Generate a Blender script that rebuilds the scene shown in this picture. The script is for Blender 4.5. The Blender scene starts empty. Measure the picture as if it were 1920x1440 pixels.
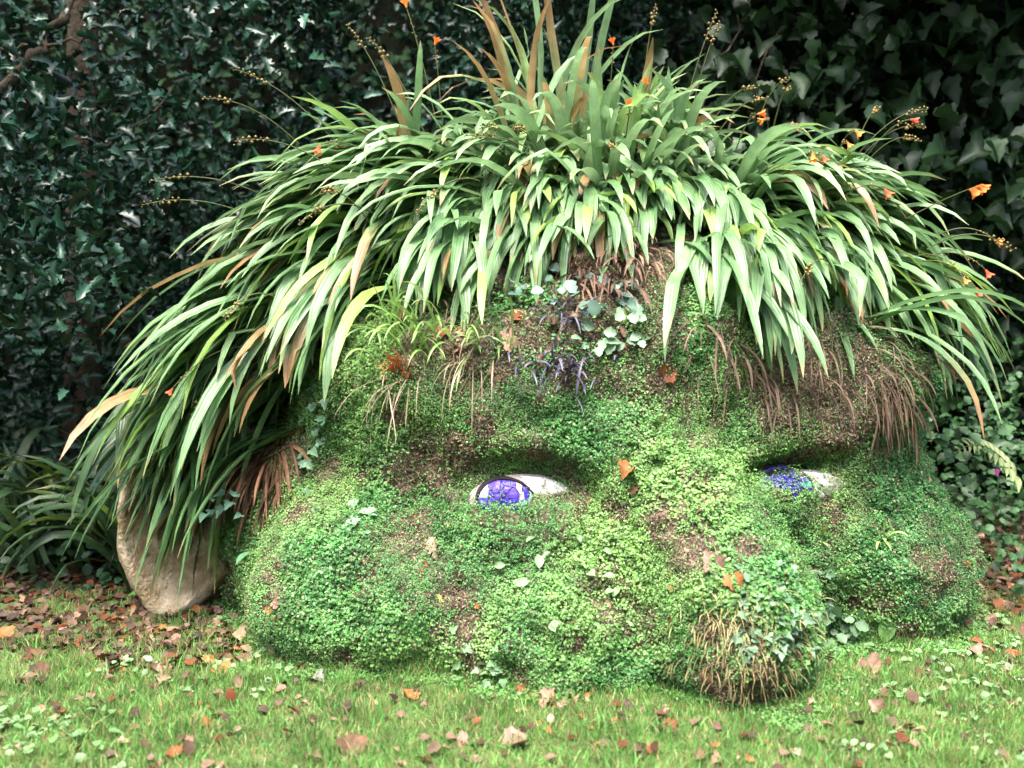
import bpy, math, random
import numpy as np
from mathutils import Vector, Matrix
from mathutils.bvhtree import BVHTree

R = math.radians
rng = np.random.default_rng(11)
random.seed(11)
scene = bpy.context.scene
COL = scene.collection

# ------------------------------------------------------------------ camera, sky, sun, exposure
F_PX, PITCH = 1844.0, 6.0
CAM = np.array([0.0, 0.0, 1.6])
cd = bpy.data.cameras.new('camera')
cam = bpy.data.objects.new('camera', cd); COL.objects.link(cam)
cam.location = CAM.tolist(); cam.rotation_euler = (R(90 - PITCH), 0, 0)
cd.sensor_width = 36.0; cd.lens = 36.0 * F_PX / 1920.0
cd.clip_start = 0.05; cd.clip_end = 500
cd.dof.use_dof = True; cd.dof.focus_distance = 4.35; cd.dof.aperture_fstop = 1.3
scene.camera = cam

SUN_EL, SUN_AZ = 68.0, 196.0      # azimuth measured clockwise from +Y: behind the camera, over its right shoulder
world = bpy.data.worlds.new('World'); scene.world = world; world.use_nodes = True
nt = world.node_tree; nt.nodes.clear()
wo = nt.nodes.new('ShaderNodeOutputWorld'); wb = nt.nodes.new('ShaderNodeBackground')
sk = nt.nodes.new('ShaderNodeTexSky'); sk.sky_type = 'NISHITA'; sk.sun_disc = False
sk.sun_elevation = R(SUN_EL); sk.sun_rotation = R(SUN_AZ); sk.air_density = 1.0; sk.dust_density = 4.0; sk.ozone_density = 1.0
nt.links.new(sk.outputs[0], wb.inputs[0]); wb.inputs[1].default_value = 0.14
nt.links.new(wb.outputs[0], wo.inputs[0])
sd = bpy.data.lights.new('sun', 'SUN'); sd.energy = 1.5; sd.angle = R(35); sd.color = (1.0, 0.97, 0.92)
sun = bpy.data.objects.new('sun', sd); COL.objects.link(sun)
az, el = R(SUN_AZ), R(SUN_EL)
to_sun = Vector((math.sin(az) * math.cos(el), math.cos(az) * math.cos(el), math.sin(el)))
sun.rotation_euler = to_sun.to_track_quat('Z', 'Y').to_euler()
sun.location = (0, -5, 20)
vs = scene.view_settings
vs.view_transform = 'Standard'; vs.look = 'None'; vs.exposure = 3.0; vs.gamma = 1.0; vs.use_curve_mapping = False
scene.render.engine = 'CYCLES'
cy = scene.cycles
cy.use_denoising = True; cy.max_bounces = 6; cy.diffuse_bounces = 3; cy.glossy_bounces = 2; cy.transmission_bounces = 3
cy.transparent_max_bounces = 4; cy.caustics_reflective = False; cy.caustics_refractive = False
scene.render.filter_size = 2.0

# ------------------------------------------------------------------ helpers
th = R(PITCH)
FWD = np.array([0, math.cos(th), -math.sin(th)]); UP = np.array([0, math.sin(th), math.cos(th)]); RIGHT = np.array([1.0, 0, 0])
def ray(px, py):
    d = FWD + (px - 960) / F_PX * RIGHT + (720 - py) / F_PX * UP
    return d / np.linalg.norm(d)
def at(px, py, Y):
    d = ray(px, py); return CAM + d * (Y / d[1])
def to_px(P):
    d = np.asarray(P) - CAM
    z = d @ FWD
    return 960 + F_PX * (d @ RIGHT) / z, 720 - F_PX * (d @ UP) / z
def unit(v):
    v = np.asarray(v, float); return v / np.maximum(np.linalg.norm(v, axis=-1, keepdims=True), 1e-9)

def _hash(ix, iy, iz, seed):
    h = (ix * 374761393 + iy * 668265263 + iz * 2147483647 + seed * 974711) & 0xffffffff
    h = ((h ^ (h >> 13)) * 1274126177) & 0xffffffff
    h = h ^ (h >> 16)
    return (h & 0xffff) / 65535.0
def vnoise(P, scale, seed=0):
    p = np.asarray(P) * scale
    i = np.floor(p).astype(np.int64); f = p - i; f = f * f * (3 - 2 * f)
    out = 0
    for dx in (0, 1):
        for dy in (0, 1):
            for dz in (0, 1):
                w = (f[..., 0] if dx else 1 - f[..., 0]) * (f[..., 1] if dy else 1 - f[..., 1]) * (f[..., 2] if dz else 1 - f[..., 2])
                out = out + w * _hash(i[..., 0] + dx, i[..., 1] + dy, i[..., 2] + dz, seed)
    return out
def fbm(P, scale, seed=0, o=3):
    a, s, t = 0.5, 0.0, 0.0
    for k in range(o):
        s = s + a * vnoise(P, scale * 2 ** k, seed + k * 17); t += a; a *= 0.5
    return s / t

def tag(o, label=None, cat=None, group=None, kind=None):
    if label: o['label'] = label
    if cat: o['category'] = cat
    if group: o['group'] = group
    if kind: o['kind'] = kind
    return o
def empty(name, loc=(0, 0, 0)):
    o = bpy.data.objects.new(name, None); COL.objects.link(o); o.location = tuple(loc); o.empty_display_size = 0.1
    return o
def link(name, me, parent=None, local=False):
    o = bpy.data.objects.new(name, me); COL.objects.link(o)
    if parent:
        o.parent = parent
        if not local:                                        # mesh data given in world space
            w, q = Vector((0, 0, 0)), parent
            while q: w += q.location; q = q.parent
            o.location = -w
    return o
def mesh(name, V, Fc, mat, col=None, smooth=False):
    V = np.asarray(V, np.float32).reshape(-1, 3)
    me = bpy.data.meshes.new(name)
    if isinstance(Fc, np.ndarray):
        n, k = Fc.shape
        me.vertices.add(len(V)); me.vertices.foreach_set('co', V.ravel())
        me.loops.add(n * k); me.loops.foreach_set('vertex_index', Fc.astype(np.int32).ravel())
        me.polygons.add(n); me.polygons.foreach_set('loop_start', np.arange(0, n * k, k, dtype=np.int32))
        me.update(calc_edges=True)
    else:
        me.from_pydata(V.tolist(), [], [list(map(int, f)) for f in Fc]); me.update()
    if col is not None:
        c = np.ones((len(V), 4), np.float32); cc = np.asarray(col, np.float32); c[:, :3] = np.clip(cc[:, :3], 0, 1)
        if cc.shape[1] == 4: c[:, 3] = cc[:, 3]
        a = me.color_attributes.new('Col', 'FLOAT_COLOR', 'POINT'); a.data.foreach_set('color', c.ravel())
    if mat: me.materials.append(mat)
    if smooth: me.polygons.foreach_set('use_smooth', np.ones(len(me.polygons), bool))
    return me

def leaf_mat(name, rough=0.45, spec=0.5, trans=0.25, vary=0.25, vscale=30.0, coat=0.0, ribs=False):
    m = bpy.data.materials.new(name); m.use_nodes = True
    n = m.node_tree; N = n.nodes; L = n.links; N.clear()
    out = N.new('ShaderNodeOutputMaterial'); p = N.new('ShaderNodeBsdfPrincipled')
    a = N.new('ShaderNodeAttribute'); a.attribute_name = 'Col'
    geo = N.new('ShaderNodeNewGeometry')
    nz = N.new('ShaderNodeTexNoise'); nz.inputs['Scale'].default_value = vscale; nz.inputs['Detail'].default_value = 3
    L.new(geo.outputs['Position'], nz.inputs['Vector'])
    mr = N.new('ShaderNodeMapRange'); mr.inputs[1].default_value = 0.3; mr.inputs[2].default_value = 0.7
    mr.inputs[3].default_value = 1 - vary; mr.inputs[4].default_value = 1 + vary
    L.new(nz.outputs['Fac'], mr.inputs[0])
    mul = N.new('ShaderNodeVectorMath'); mul.operation = 'MULTIPLY'
    L.new(a.outputs['Color'], mul.inputs[0]); L.new(mr.outputs[0], mul.inputs[1])
    if ribs:                                                   # pleats along the blade, from the across-coordinate kept in alpha
        k1 = N.new('ShaderNodeMath'); k1.operation = 'MULTIPLY'; k1.inputs[1].default_value = 25.0; L.new(a.outputs['Alpha'], k1.inputs[0])
        k2 = N.new('ShaderNodeMath'); k2.operation = 'SINE'; L.new(k1.outputs[0], k2.inputs[0])
        k3 = N.new('ShaderNodeMapRange'); k3.inputs[1].default_value = -1; k3.inputs[2].default_value = 1; k3.inputs[3].default_value = .95; k3.inputs[4].default_value = 1.04
        L.new(k2.outputs[0], k3.inputs[0])
        m2 = N.new('ShaderNodeVectorMath'); m2.operation = 'MULTIPLY'; L.new(mul.outputs[0], m2.inputs[0]); L.new(k3.outputs[0], m2.inputs[1]); mul = m2
        bp = N.new('ShaderNodeBump'); bp.inputs['Strength'].default_value = .3; bp.inputs['Distance'].default_value = .002
        n3 = N.new('ShaderNodeTexNoise'); n3.inputs['Scale'].default_value = 16; n3.inputs['Detail'].default_value = 5; n3.inputs['Roughness'].default_value = .7; L.new(geo.outputs['Position'], n3.inputs['Vector'])
        k4 = N.new('ShaderNodeMapRange'); k4.inputs[1].default_value = .58; k4.inputs[2].default_value = .72; k4.inputs[4].default_value = .65; L.new(n3.outputs['Fac'], k4.inputs[0])
        m3 = N.new('ShaderNodeMix'); m3.data_type = 'RGBA'; L.new(k4.outputs[0], m3.inputs[0]); L.new(mul.outputs[0], m3.inputs[6]); m3.inputs[7].default_value = (.20, .15, .06, 1)
        L.new(k2.outputs[0], bp.inputs['Height']); L.new(bp.outputs[0], p.inputs['Normal'])
    csock = m3.outputs[2] if ribs else mul.outputs[0]
    L.new(csock, p.inputs['Base Color'])
    p.inputs['Roughness'].default_value = rough; p.inputs['Specular IOR Level'].default_value = spec
    p.inputs['Coat Weight'].default_value = coat; p.inputs['Coat Roughness'].default_value = 0.15
    if trans > 0:
        t = N.new('ShaderNodeBsdfTranslucent'); L.new(csock, t.inputs['Color'])
        mx = N.new('ShaderNodeMixShader'); mx.inputs[0].default_value = trans
        L.new(p.outputs[0], mx.inputs[1]); L.new(t.outputs[0], mx.inputs[2]); L.new(mx.outputs[0], out.inputs[0])
    else:
        L.new(p.outputs[0], out.inputs[0])
    return m
def earth_mat(name, stops, scale=6.0, rough=0.95, bump=0.6, bscale=60.0):
    m = bpy.data.materials.new(name); m.use_nodes = True
    n = m.node_tree; N = n.nodes; L = n.links; p = N['Principled BSDF']
    geo = N.new('ShaderNodeNewGeometry')
    nz = N.new('ShaderNodeTexNoise'); nz.inputs['Scale'].default_value = scale; nz.inputs['Detail'].default_value = 8; nz.inputs['Roughness'].default_value = 0.65
    L.new(geo.outputs['Position'], nz.inputs['Vector'])
    cr = N.new('ShaderNodeValToRGB'); cr.color_ramp.elements.remove(cr.color_ramp.elements[0])
    for i, (pos, c) in enumerate(stops):
        e = cr.color_ramp.elements[0] if i == 0 else cr.color_ramp.elements.new(pos)
        e.position = pos; e.color = (*c, 1)
    L.new(nz.outputs['Fac'], cr.inputs[0]); L.new(cr.outputs[0], p.inputs['Base Color'])
    n2 = N.new('ShaderNodeTexNoise'); n2.inputs['Scale'].default_value = bscale; n2.inputs['Detail'].default_value = 6
    L.new(geo.outputs['Position'], n2.inputs['Vector'])
    b = N.new('ShaderNodeBump'); b.inputs['Strength'].default_value = bump; b.inputs['Distance'].default_value = 0.02
    L.new(n2.outputs['Fac'], b.inputs['Height']); L.new(b.outputs[0], p.inputs['Normal'])
    p.inputs['Roughness'].default_value = rough; p.inputs['Specular IOR Level'].default_value = 0.2
    return m

M_STRAP = leaf_mat('strap_leaf', 0.40, 0.5, 0.32, 0.25, 14, ribs=True)
M_HOLLY = leaf_mat('holly_leaf', 0.28, 0.27, 0.05, 0.25, 12)
M_BROAD = leaf_mat('broad_leaf', 0.5, 0.4, 0.25, 0.2, 20)
M_MOSS = leaf_mat('ground_cover', 0.55, 0.35, 0.25, 0.3, 9)
M_GRASS = leaf_mat('grass_blade', 0.5, 0.35, 0.3, 0.25, 5)
M_DRY = leaf_mat('dry_leaf', 0.7, 0.25, 0.15, 0.3, 40)
M_PETAL = leaf_mat('petal', 0.5, 0.3, 0.35, 0.1, 40)
M_BARK = earth_mat('bark', [(0.3, (.028, .02, .014)), (0.7, (.10, .075, .05))], 9, 0.9, 0.8, 40)
M_SOIL = earth_mat('soil', [(0.3, (.018, .012, .008)), (0.5, (.055, .036, .026)), (0.72, (.14, .095, .07))], 7, 0.95, 0.9, 45)
M_LAWN = earth_mat('lawn_soil', [(0.3, (.05, .05, .02)), (0.5, (.06, .10, .026)), (0.7, (.12, .11, .05))], 5, 0.95, 0.8, 70)
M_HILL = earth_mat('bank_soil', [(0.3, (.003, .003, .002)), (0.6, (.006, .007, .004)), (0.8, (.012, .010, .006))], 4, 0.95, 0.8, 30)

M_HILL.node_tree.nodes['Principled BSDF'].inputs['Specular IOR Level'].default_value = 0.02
M_SHADE = leaf_mat('matt_ivy_leaf', 0.75, 0.12, 0.15, 0.3, 12)

# ------------------------------------------------------------------ ground
def grid_mesh(name, x0, x1, y0, y1, nx, ny, zf, mat):
    xs = np.linspace(x0, x1, nx); ys = np.linspace(y0, y1, ny)
    X, Y = np.meshgrid(xs, ys); P = np.stack([X, Y, np.zeros_like(X)], -1).reshape(-1, 3)
    P[:, 2] = zf(P)
    i = np.arange((nx - 1) * (ny - 1)); r, c = i // (nx - 1), i % (nx - 1); a = r * nx + c
    return P, mesh(name, P, np.stack([a, a + 1, a + nx + 1, a + nx], 1), mat, smooth=True)
gz = lambda P: 0.010 * (fbm(P * [1, 1, 0], 1.3, 5) - 0.5) * (np.hypot(P[:, 0], P[:, 1]) < 30)
Pg, me = grid_mesh('ground', -80, 80, -80, 80, 161, 161, gz, M_LAWN)
tag(link('ground', me), 'mown lawn ground in front of the earth head', kind='structure')
def hill_z(P):
    x, y = P[:, 0], P[:, 1]
    s = np.clip((y - 7.0 - 0.35 * np.abs(x - 0.3) * 0 ) / 3.2, 0, 1)
    return -0.3 + 6.5 * s * s * (3 - 2 * s) + 1.2 * (fbm(P * [1, 1, 0], .5, 9) - .5) * s
Ph, me = grid_mesh('added_bank', -22, 22, 6.6, 16, 120, 60, hill_z, M_HILL)  # bank added to close bright sky gaps between the trees
tag(link('added_bank', me), 'dark wooded bank added behind the earth head to block sky gaps', kind='structure')

# ------------------------------------------------------------------ the head: signed distance of a turned face
def ell(P, c, r):
    q = (P - np.array(c)) / np.array(r); k0 = np.linalg.norm(q, axis=-1); k1 = np.linalg.norm(q / np.array(r), axis=-1)
    return k0 * (k0 - 1) / np.maximum(k1, 1e-6)
def smin(a, b, k):
    h = np.clip(0.5 + 0.5 * (b - a) / k, 0, 1); return b * (1 - h) + a * h - k * h * (1 - h)
def caps(P, a, b, ra, rb):
    a, b = np.array(a), np.array(b); ba = b - a; t = np.clip(((P - a) @ ba) / (ba @ ba), 0, 1)
    return np.linalg.norm(P - a - t[..., None] * ba, axis=-1) - (ra + (rb - ra) * t)
def sdf(P):
    d = smin(ell(P, (.44, 5.15, .70), (1.66, 1.16, 1.25)), ell(P, (.42, 5.2, 1.15), (1.42, .95, .98)), .25)
    d = smin(d, ell(P, (-.06, 4.42, 1.12), (.74, .36, .32)), .24)          # brow over one eye
    d = smin(d, ell(P, (1.34, 4.55, 1.14), (.62, .34, .30)), .2)          # brow over the other
    d = smin(d, ell(P, (.52, 4.40, 1.25), (.5, .34, .38)), .2)             # forehead
    d = smin(d, ell(P, (-.52, 4.34, .18), (.64, .52, .48)), .2)           # cheek
    d = smin(d, ell(P, (-1.08, 4.80, .30), (.40, .36, .50)), .22)          # jaw below the ear
    d = smin(d, ell(P, (.10, 4.38, .32), (.58, .44, .42)), .2)
    d = smin(d, ell(P, (1.66, 4.60, .20), (.52, .43, .46)), .14)           # far cheek
    d = smin(d, ell(P, (1.22, 4.62, .30), (.46, .42, .42)), .18)
    d = smin(d, caps(P, (.50, 4.28, 1.06), (.86, 3.90, .34), .22, .32), .13)   # nose ridge to tip
    d = smin(d, ell(P, (.90, 3.86, .19), (.33, .36, .36)), .12)
    d = smin(d, ell(P, (.22, 4.06, .12), (.46, .38, .40)), .18)            # nose wing
    d = -smin(-d, ell(P, (.035, 3.93, .765), (.33, .23, .125)), .07)       # eye sockets
    d = -smin(-d, ell(P, (1.28, 4.08, .79), (.32, .24, .085)), .06)
    return d
C0 = np.array([.44, 4.95, .25])
NT, NP = 520, 190
tt = np.linspace(0, 2 * np.pi, NT, endpoint=False); pp = np.linspace(R(-16), R(89.5), NP)
TT, PP = np.meshgrid(tt, pp)
D = np.stack([np.sin(TT) * np.cos(PP), -np.cos(TT) * np.cos(PP), np.sin(PP)], -1).reshape(-1, 3)
rr = np.full(len(D), 2.6)
for _ in range(70):
    rr = rr - np.clip(sdf(C0 + D * rr[:, None]), -.05, .4) * 0.75
V = C0 + D * rr[:, None]
nz_ = .18 * (fbm(V, 2.2, 3) - .5) + .13 * (fbm(V, 6, 4) - .5) + .06 * (fbm(V, 17, 8, 2) - .5)
V = V + D * nz_[:, None]
i = np.arange((NP - 1) * NT); r_, c_ = i // NT, i % NT; a_ = r_ * NT + c_; b_ = r_ * NT + (c_ + 1) % NT
HF = np.stack([a_, b_, b_ + NT, a_ + NT], 1)
HV = V
head = empty('earth_head_sculpture', (.44, 4.9, 0))
tag(head, 'giant moss-covered earth head with blue eyes and a stone ear', 'sculpture')
M_MOUND = earth_mat('mound_soil', [(0.28, (.02, .013, .009)), (0.45, (.06, .042, .03)), (0.6, (.13, .09, .068)), (0.75, (.20, .145, .11))], 13, 0.95, 1.0, 55)
mound = link('mound', mesh('mound', HV, HF, M_MOUND, smooth=True), head)
tag(mound, 'bare brown earth showing through the moss')
BVH = BVHTree.FromPolygons(HV.tolist(), HF.tolist())
def hit(px, py, ground=True):
    d = ray(px, py); loc, nrm, idx, dist = BVH.ray_cast(Vector(CAM), Vector(d))
    if loc is not None and loc.z > 0:
        nrm = np.array(nrm); nrm = nrm if nrm @ d < 0 else -nrm
        return np.array(loc), nrm
    if ground and d[2] < 0:
        P = CAM + d * (CAM[2] / -d[2]); P[2] = gz(P[None])[0]; return P, np.array([0, 0, 1.0])
    return None, None
def surf_down(x, y):
    loc, nrm, idx, dist = BVH.ray_cast(Vector((x, y, 6)), Vector((0, 0, -1)))
    return (np.array(loc), np.array(nrm)) if loc is not None and loc.z > 0 else (None, None)

# ---- moss: tiny leaves scattered over the visible sides of the mound
def scatter_kites(P, Nn, size, tilt, cols, aspect=0.75):
    n = len(P)
    nn = unit(Nn + rng.normal(0, tilt, (n, 3)))
    t = unit(np.cross(nn, rng.normal(0, 1, (n, 3)))); b = np.cross(nn, t)
    s = size[:, None]
    Vv = np.stack([P - t * s * .5, P + b * s * aspect * .5 + nn * s * .12, P + t * s * .6, P - b * s * aspect * .5 + nn * s * .12], 1)
    f = np.arange(n * 4).reshape(n, 4)
    return Vv.reshape(-1, 3), f, np.repeat(cols, 4, 0)
def sample_faces(Vt, Fq, n, w=None):
    a, b, c, d = (Vt[Fq[:, k]] for k in range(4))
    nrm = np.cross(c - a, d - b); area = np.linalg.norm(nrm, axis=1) / 2; nrm = unit(nrm)
    pr = area if w is None else area * w(((a + b + c + d) / 4), nrm)
    idx = rng.choice(len(Fq), n, p=pr / pr.sum())
    u, v = rng.random((n, 1)), rng.random((n, 1))
    return (a[idx] * (1 - u) * (1 - v) + b[idx] * u * (1 - v) + c[idx] * u * v + d[idx] * (1 - u) * v), nrm[idx]
bare = []                                                   # bare-earth patches: centre, radius
for px, py, r in ((800, 865, .16), (760, 890, .13), (860, 850, .13), (1010, 850, .07), (1240, 985, .11), (1300, 1030, .12), (850, 1120, .07), (870, 1180, .09), (885, 1240, .09),
                  (1480, 700, .22), (1560, 760, .2), (1620, 700, .2), (1560, 820, .12), (1500, 850, .10), (1700, 1190, .09), (1770, 1080, .1), (1440, 1270, .10), (1480, 1210, .08), (1130, 520, .3), (950, 480, .35),
                  (1230, 720, .08), (770, 1290, .07), (910, 800, .07), (740, 780, .07), (480, 850, .18), (460, 760, .2), (300, 900, .3), (345, 1000, .28), (1000, 620, .2), (880, 640, .2), (790, 650, .16), (1100, 600, .22), (1150, 640, .1), (940, 690, .09), (1060, 700, .1), (620, 880, .06), (560, 960, .07), (690, 890, .05), (1160, 960, .06), (1400, 1030, .07), (1340, 1180, .08), (1600, 1130, .05), (1080, 1210, .04), (650, 1230, .05), (1450, 760, .14), (1600, 800, .15), (1660, 750, .15), (1520, 700, .2), (1400, 1200, .10), (1430, 1290, .13), (1350, 1280, .10)):
    P, _ = hit(px, py)
    if P is not None: bare.append((P, r))
def bare_mask(P):
    k = np.zeros(len(P))
    wob = fbm(P, 9, 31)
    for c, r in bare:
        k = np.maximum(k, np.clip(1.5 - np.linalg.norm(P - c, axis=1) / r * (.55 + .9 * wob), 0, 1))
    return k
def facing(c, n):
    v = unit(CAM - c); k = (n * v).sum(1)
    low = np.clip((1.75 - c[:, 2]) / .25, 0.05, 1)
    return np.clip(k + .35, .02, 1) * low * (c[:, 2] > -.02)
P, Nn = sample_faces(HV, HF, 440000, facing)
keep = rng.random(len(P)) > np.maximum(bare_mask(P) * .97, np.clip((fbm(P, 5, 77) - .55) * 6, 0, .75))
for ex, ey in ((970, 950), (1480, 912)):                     # moss grows right up to the lower lids
    E = at(ex, ey, 4.02); keep |= (np.linalg.norm(P - E, axis=1) < .24) & (P[:, 2] < E[2] + .02)
Pb, Nb = P[~keep], Nn[~keep]
P, Nn = P[keep], Nn[keep]; n = len(P)
hgt = (np.clip(fbm(P, 20, 55) - .3, 0, 1) * .075 + .012) * rng.random(n) ** 1.3
for ex, ey in ((970, 962), (1480, 918)):
    E = at(ex, ey, 4.0); hgt += .035 * rng.random(n) * ((np.linalg.norm(P - E, axis=1) < .22) & (P[:, 2] < E[2] + .02))
P = P + Nn * hgt[:, None] + np.array([0, 0, 1]) * (hgt * .4)[:, None]
t1, t2 = fbm(P, 1.6, 21)[:, None], fbm(P, 5, 22)[:, None]
yl = np.clip((t1 - .42) * 4 + (t2 - .5) * 2, 0, 1)
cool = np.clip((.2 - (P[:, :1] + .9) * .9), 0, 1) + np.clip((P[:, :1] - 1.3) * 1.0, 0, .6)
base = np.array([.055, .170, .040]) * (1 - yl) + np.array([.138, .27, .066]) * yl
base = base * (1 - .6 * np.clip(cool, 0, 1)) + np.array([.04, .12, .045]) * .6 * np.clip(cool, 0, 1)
base = base * rng.uniform(.6, 1.55, (n, 1))
pale = rng.random(n) < .06; base[pale] = np.array([.25, .34, .15]) * rng.uniform(.7, 1.2, (pale.sum(), 1))
brn = rng.random(n) < .03; base[brn] = np.array([.16, .10, .045]) * rng.uniform(.6, 1.4, (brn.sum(), 1))
sz = rng.uniform(.7, 1.35, n) * (.0065 + .0105 * np.clip((fbm(P, 2.6, 91) - .4) * 3, 0, 1))
mv, mf, mc = scatter_kites(P, Nn * .8 + np.array([0, -.2, .5]), sz, .45, base)
mo = link('moss_cover', mesh('moss_cover', mv, mf, M_MOSS, mc), head)
tag(mo, 'low carpet of tiny green creeping leaves', kind='stuff')
k = rng.random(len(Pb)) < .45; Pb, Nb = Pb[k], Nb[k]; n = len(Pb)              # crumbs, dead bits and rootlets on the bare earth
cb = np.where(rng.random((n, 1)) < .22, [[.09, .15, .04]], [[.15, .105, .075]]) * rng.uniform(.35, 2.0, (n, 1))
v, f, c = scatter_kites(Pb + Nb * rng.uniform(0, .012, (n, 1)), Nb, rng.uniform(.006, .02, n), .7, cb, .35)
tag(link('earth_crumbs', mesh('earth_crumbs', v, f, M_DRY, c), head), 'crumbled earth and dead moss on the bare patches', kind='stuff')

# ---- eyes
M_CERAMIC = earth_mat('white_ceramic', [(0.3, (.30, .27, .25)), (0.5, (.46, .44, .43)), (0.7, (.54, .53, .54))], 14, 0.45, 0.25, 30)
def plain(name, c, rough=.3, spec=.5, var=.25, sc=40):
    return earth_mat(name, [(0.3, tuple(v * (1 - var) for v in c)), (0.7, tuple(min(v * (1 + var), 1) for v in c))], sc, rough, 0.2, 60)
M_PLASTER = plain('eye_plaster', (.24, .21, .19), .8)
M_GROUT = plain('dark_grout', (.015, .012, .012), .95)
M_SHARDS = [plain('blue_glass', (.03, .02, .22), .32, var=.45, sc=70), plain('violet_glass', (.06, .035, .30), .32, var=.45, sc=70), plain('pale_china', (.30, .36, .52), .2), plain('turquoise_glass', (.12, .38, .44), .15), plain('grey_china', (.30, .28, .30), .3)]
def make_eye(px0, px1, pyt, pyb, ipx, ipy, Yc, yaw, label):
    """ellipsoid eyeball, tiled in white ceramic pieces, iris disc of glass shards lying on it"""
    c = at((px0 + px1) / 2, (pyt + pyb) / 2, Yc)
    k = Yc / F_PX
    rx, rz, ry = (px1 - px0) / 2 * k * 1.06, (pyb - pyt) / 2 * k * 1.0, .075
    cen = c + np.array([0, ry, -.02])
    rot = np.array(Matrix.Rotation(yaw, 3, 'Z'))
    def on(u, v, lift=0):                                   # u, v in metres over the eye's front
        uu, vv = u / rx, v / rz; s = np.sqrt(np.maximum(1 - uu * uu - vv * vv, 0))
        p = np.stack([u, -ry * s - lift, v + 0 * u], -1)
        return cen + p @ rot.T
    nu, nv = 33, 17
    A, B = np.meshgrid(np.linspace(0, 2 * np.pi, 48, endpoint=False), np.linspace(0, 1, 14))
    U, Vv = (rx * .999 * B * np.cos(A)).ravel(), (rz * .999 * B * np.sin(A)).ravel()
    P = on(U, Vv); q = np.arange(13 * 48); r0, c0 = q // 48, q % 48
    f = np.stack([r0 * 48 + c0, r0 * 48 + (c0 + 1) % 48, (r0 + 1) * 48 + (c0 + 1) % 48, (r0 + 1) * 48 + c0], 1)
    eye = link('eye', mesh('eye', P, f, M_PLASTER, smooth=True), head); tag(eye, label)
    # polygons by a small voronoi
    iu, iv = (ipx - (px0 + px1) / 2) * k, -(ipy - (pyt + pyb) / 2) * k + .02
    ir = (px1 - px0) * k * .265
    def cell_polys(seeds, inside_fn, bound):
        out = []; wt = np.random.default_rng(5).uniform(-.13, .13, len(seeds))
        for s_i, s0 in enumerate(seeds):
            poly = [s0 + np.array(b) for b in bound]
            for s_j, s1 in enumerate(seeds):
                if s_i == s_j: continue
                m, nn = s0 + (s1 - s0) * (.5 + wt[s_i] - wt[s_j]), s1 - s0; new = []
                for q0 in range(len(poly)):
                    p0, p1 = poly[q0], poly[(q0 + 1) % len(poly)]
                    d0, d1 = (p0 - m) @ nn, (p1 - m) @ nn
                    if d0 <= 0: new.append(p0)
                    if d0 * d1 < 0: new.append(p0 + (p1 - p0) * d0 / (d0 - d1))
                poly = new
                if len(poly) < 3: break
            if len(poly) >= 3:
                fine = [poly[q0] + (poly[(q0 + 1) % len(poly)] - poly[q0]) * t for q0 in range(len(poly)) for t in np.linspace(0, 1, 5)[:-1]]
                out.append((s_i, inside_fn(fine)))
        return out
    def shard(poly, mat, name, lift, gap):
        cpt = np.mean(poly, 0); q = []
        for p in poly:
            dv = p - cpt; l = np.linalg.norm(dv); q.append(cpt + dv * max(1 - gap / max(l, 1e-4), .3))
        q = np.array(q); m = len(q)
        fr, bk = on(q[:, 0], q[:, 1], lift), on(q[:, 0], q[:, 1], -.01)
        ctr = on(np.array([cpt[0]]), np.array([cpt[1]]), lift + .0015)
        Vs = np.concatenate([fr, bk, ctr])
        fs = [[j, (j + 1) % m, 2 * m] for j in range(m)] + [[j, m + j, m + (j + 1) % m, (j + 1) % m] for j in range(m)]
        link(name, mesh(name, Vs, fs, mat), eye)
    rs = np.random.default_rng(int(px0))
    def clip_ellipse(poly):
        o = []
        for p in poly:
            e = math.hypot(p[0] / rx, p[1] / rz); o.append(p if e < .97 else p * .97 / e)
        return o
    box = [(-.5, -.5), (.5, -.5), (.5, .5), (-.5, .5)]
    seeds = []
    for _ in range(400):
        s = np.array([rs.uniform(-rx, rx), rs.uniform(-rz * .9, rz * .9)])
        if math.hypot(s[0] / rx, s[1] / rz) < .93 and all(np.linalg.norm(s - o) > .085 for o in seeds): seeds.append(s)
    for s_i, poly in cell_polys(seeds, clip_ellipse, box):
        if math.hypot(*(np.mean(poly, 0) - [iu, iv])) > ir * .55: shard(poly, M_CERAMIC, 'ceramic_tile', .007 + rs.uniform(0, .003), .0035)
    # iris: rim ring + shards on it
    w = np.linspace(0, 2 * np.pi, 40, endpoint=False); ring = []
    for rad, lf in ((ir * 1.07, -.004), (ir * 1.05, .012), (ir * .99, .013), (ir * .97, .004)):
        ring.append(on(iu + rad * np.cos(w), iv + rad * .72 * np.sin(w), lf))
    Pr = np.concatenate(ring + [on(np.array([iu]), np.array([iv]), .0055)]); fs = []
    for lv in range(3):
        for j in range(40): fs.append([lv * 40 + j, lv * 40 + (j + 1) % 40, (lv + 1) * 40 + (j + 1) % 40, (lv + 1) * 40 + j])
    fs += [[120 + j, 120 + (j + 1) % 40, 160] for j in range(40)]
    link('iris_rim', mesh('iris_rim', Pr, fs, M_GROUT), eye)
    seeds = []
    for _ in range(600):
        a0, r0 = rs.uniform(0, 2 * np.pi), ir * .93 * math.sqrt(rs.random())
        s = np.array([r0 * math.cos(a0), r0 * .72 * math.sin(a0)])
        if all(np.linalg.norm(s - o) > rs.choice([.02, .036]) for o in seeds): seeds.append(s)
    def clip_iris(poly):
        o = []
        for p in poly:
            e = math.hypot(p[0], p[1] / .72) / (ir * .95); o.append((p if e < 1 else p / e) + np.array([iu, iv]))
        return o
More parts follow.
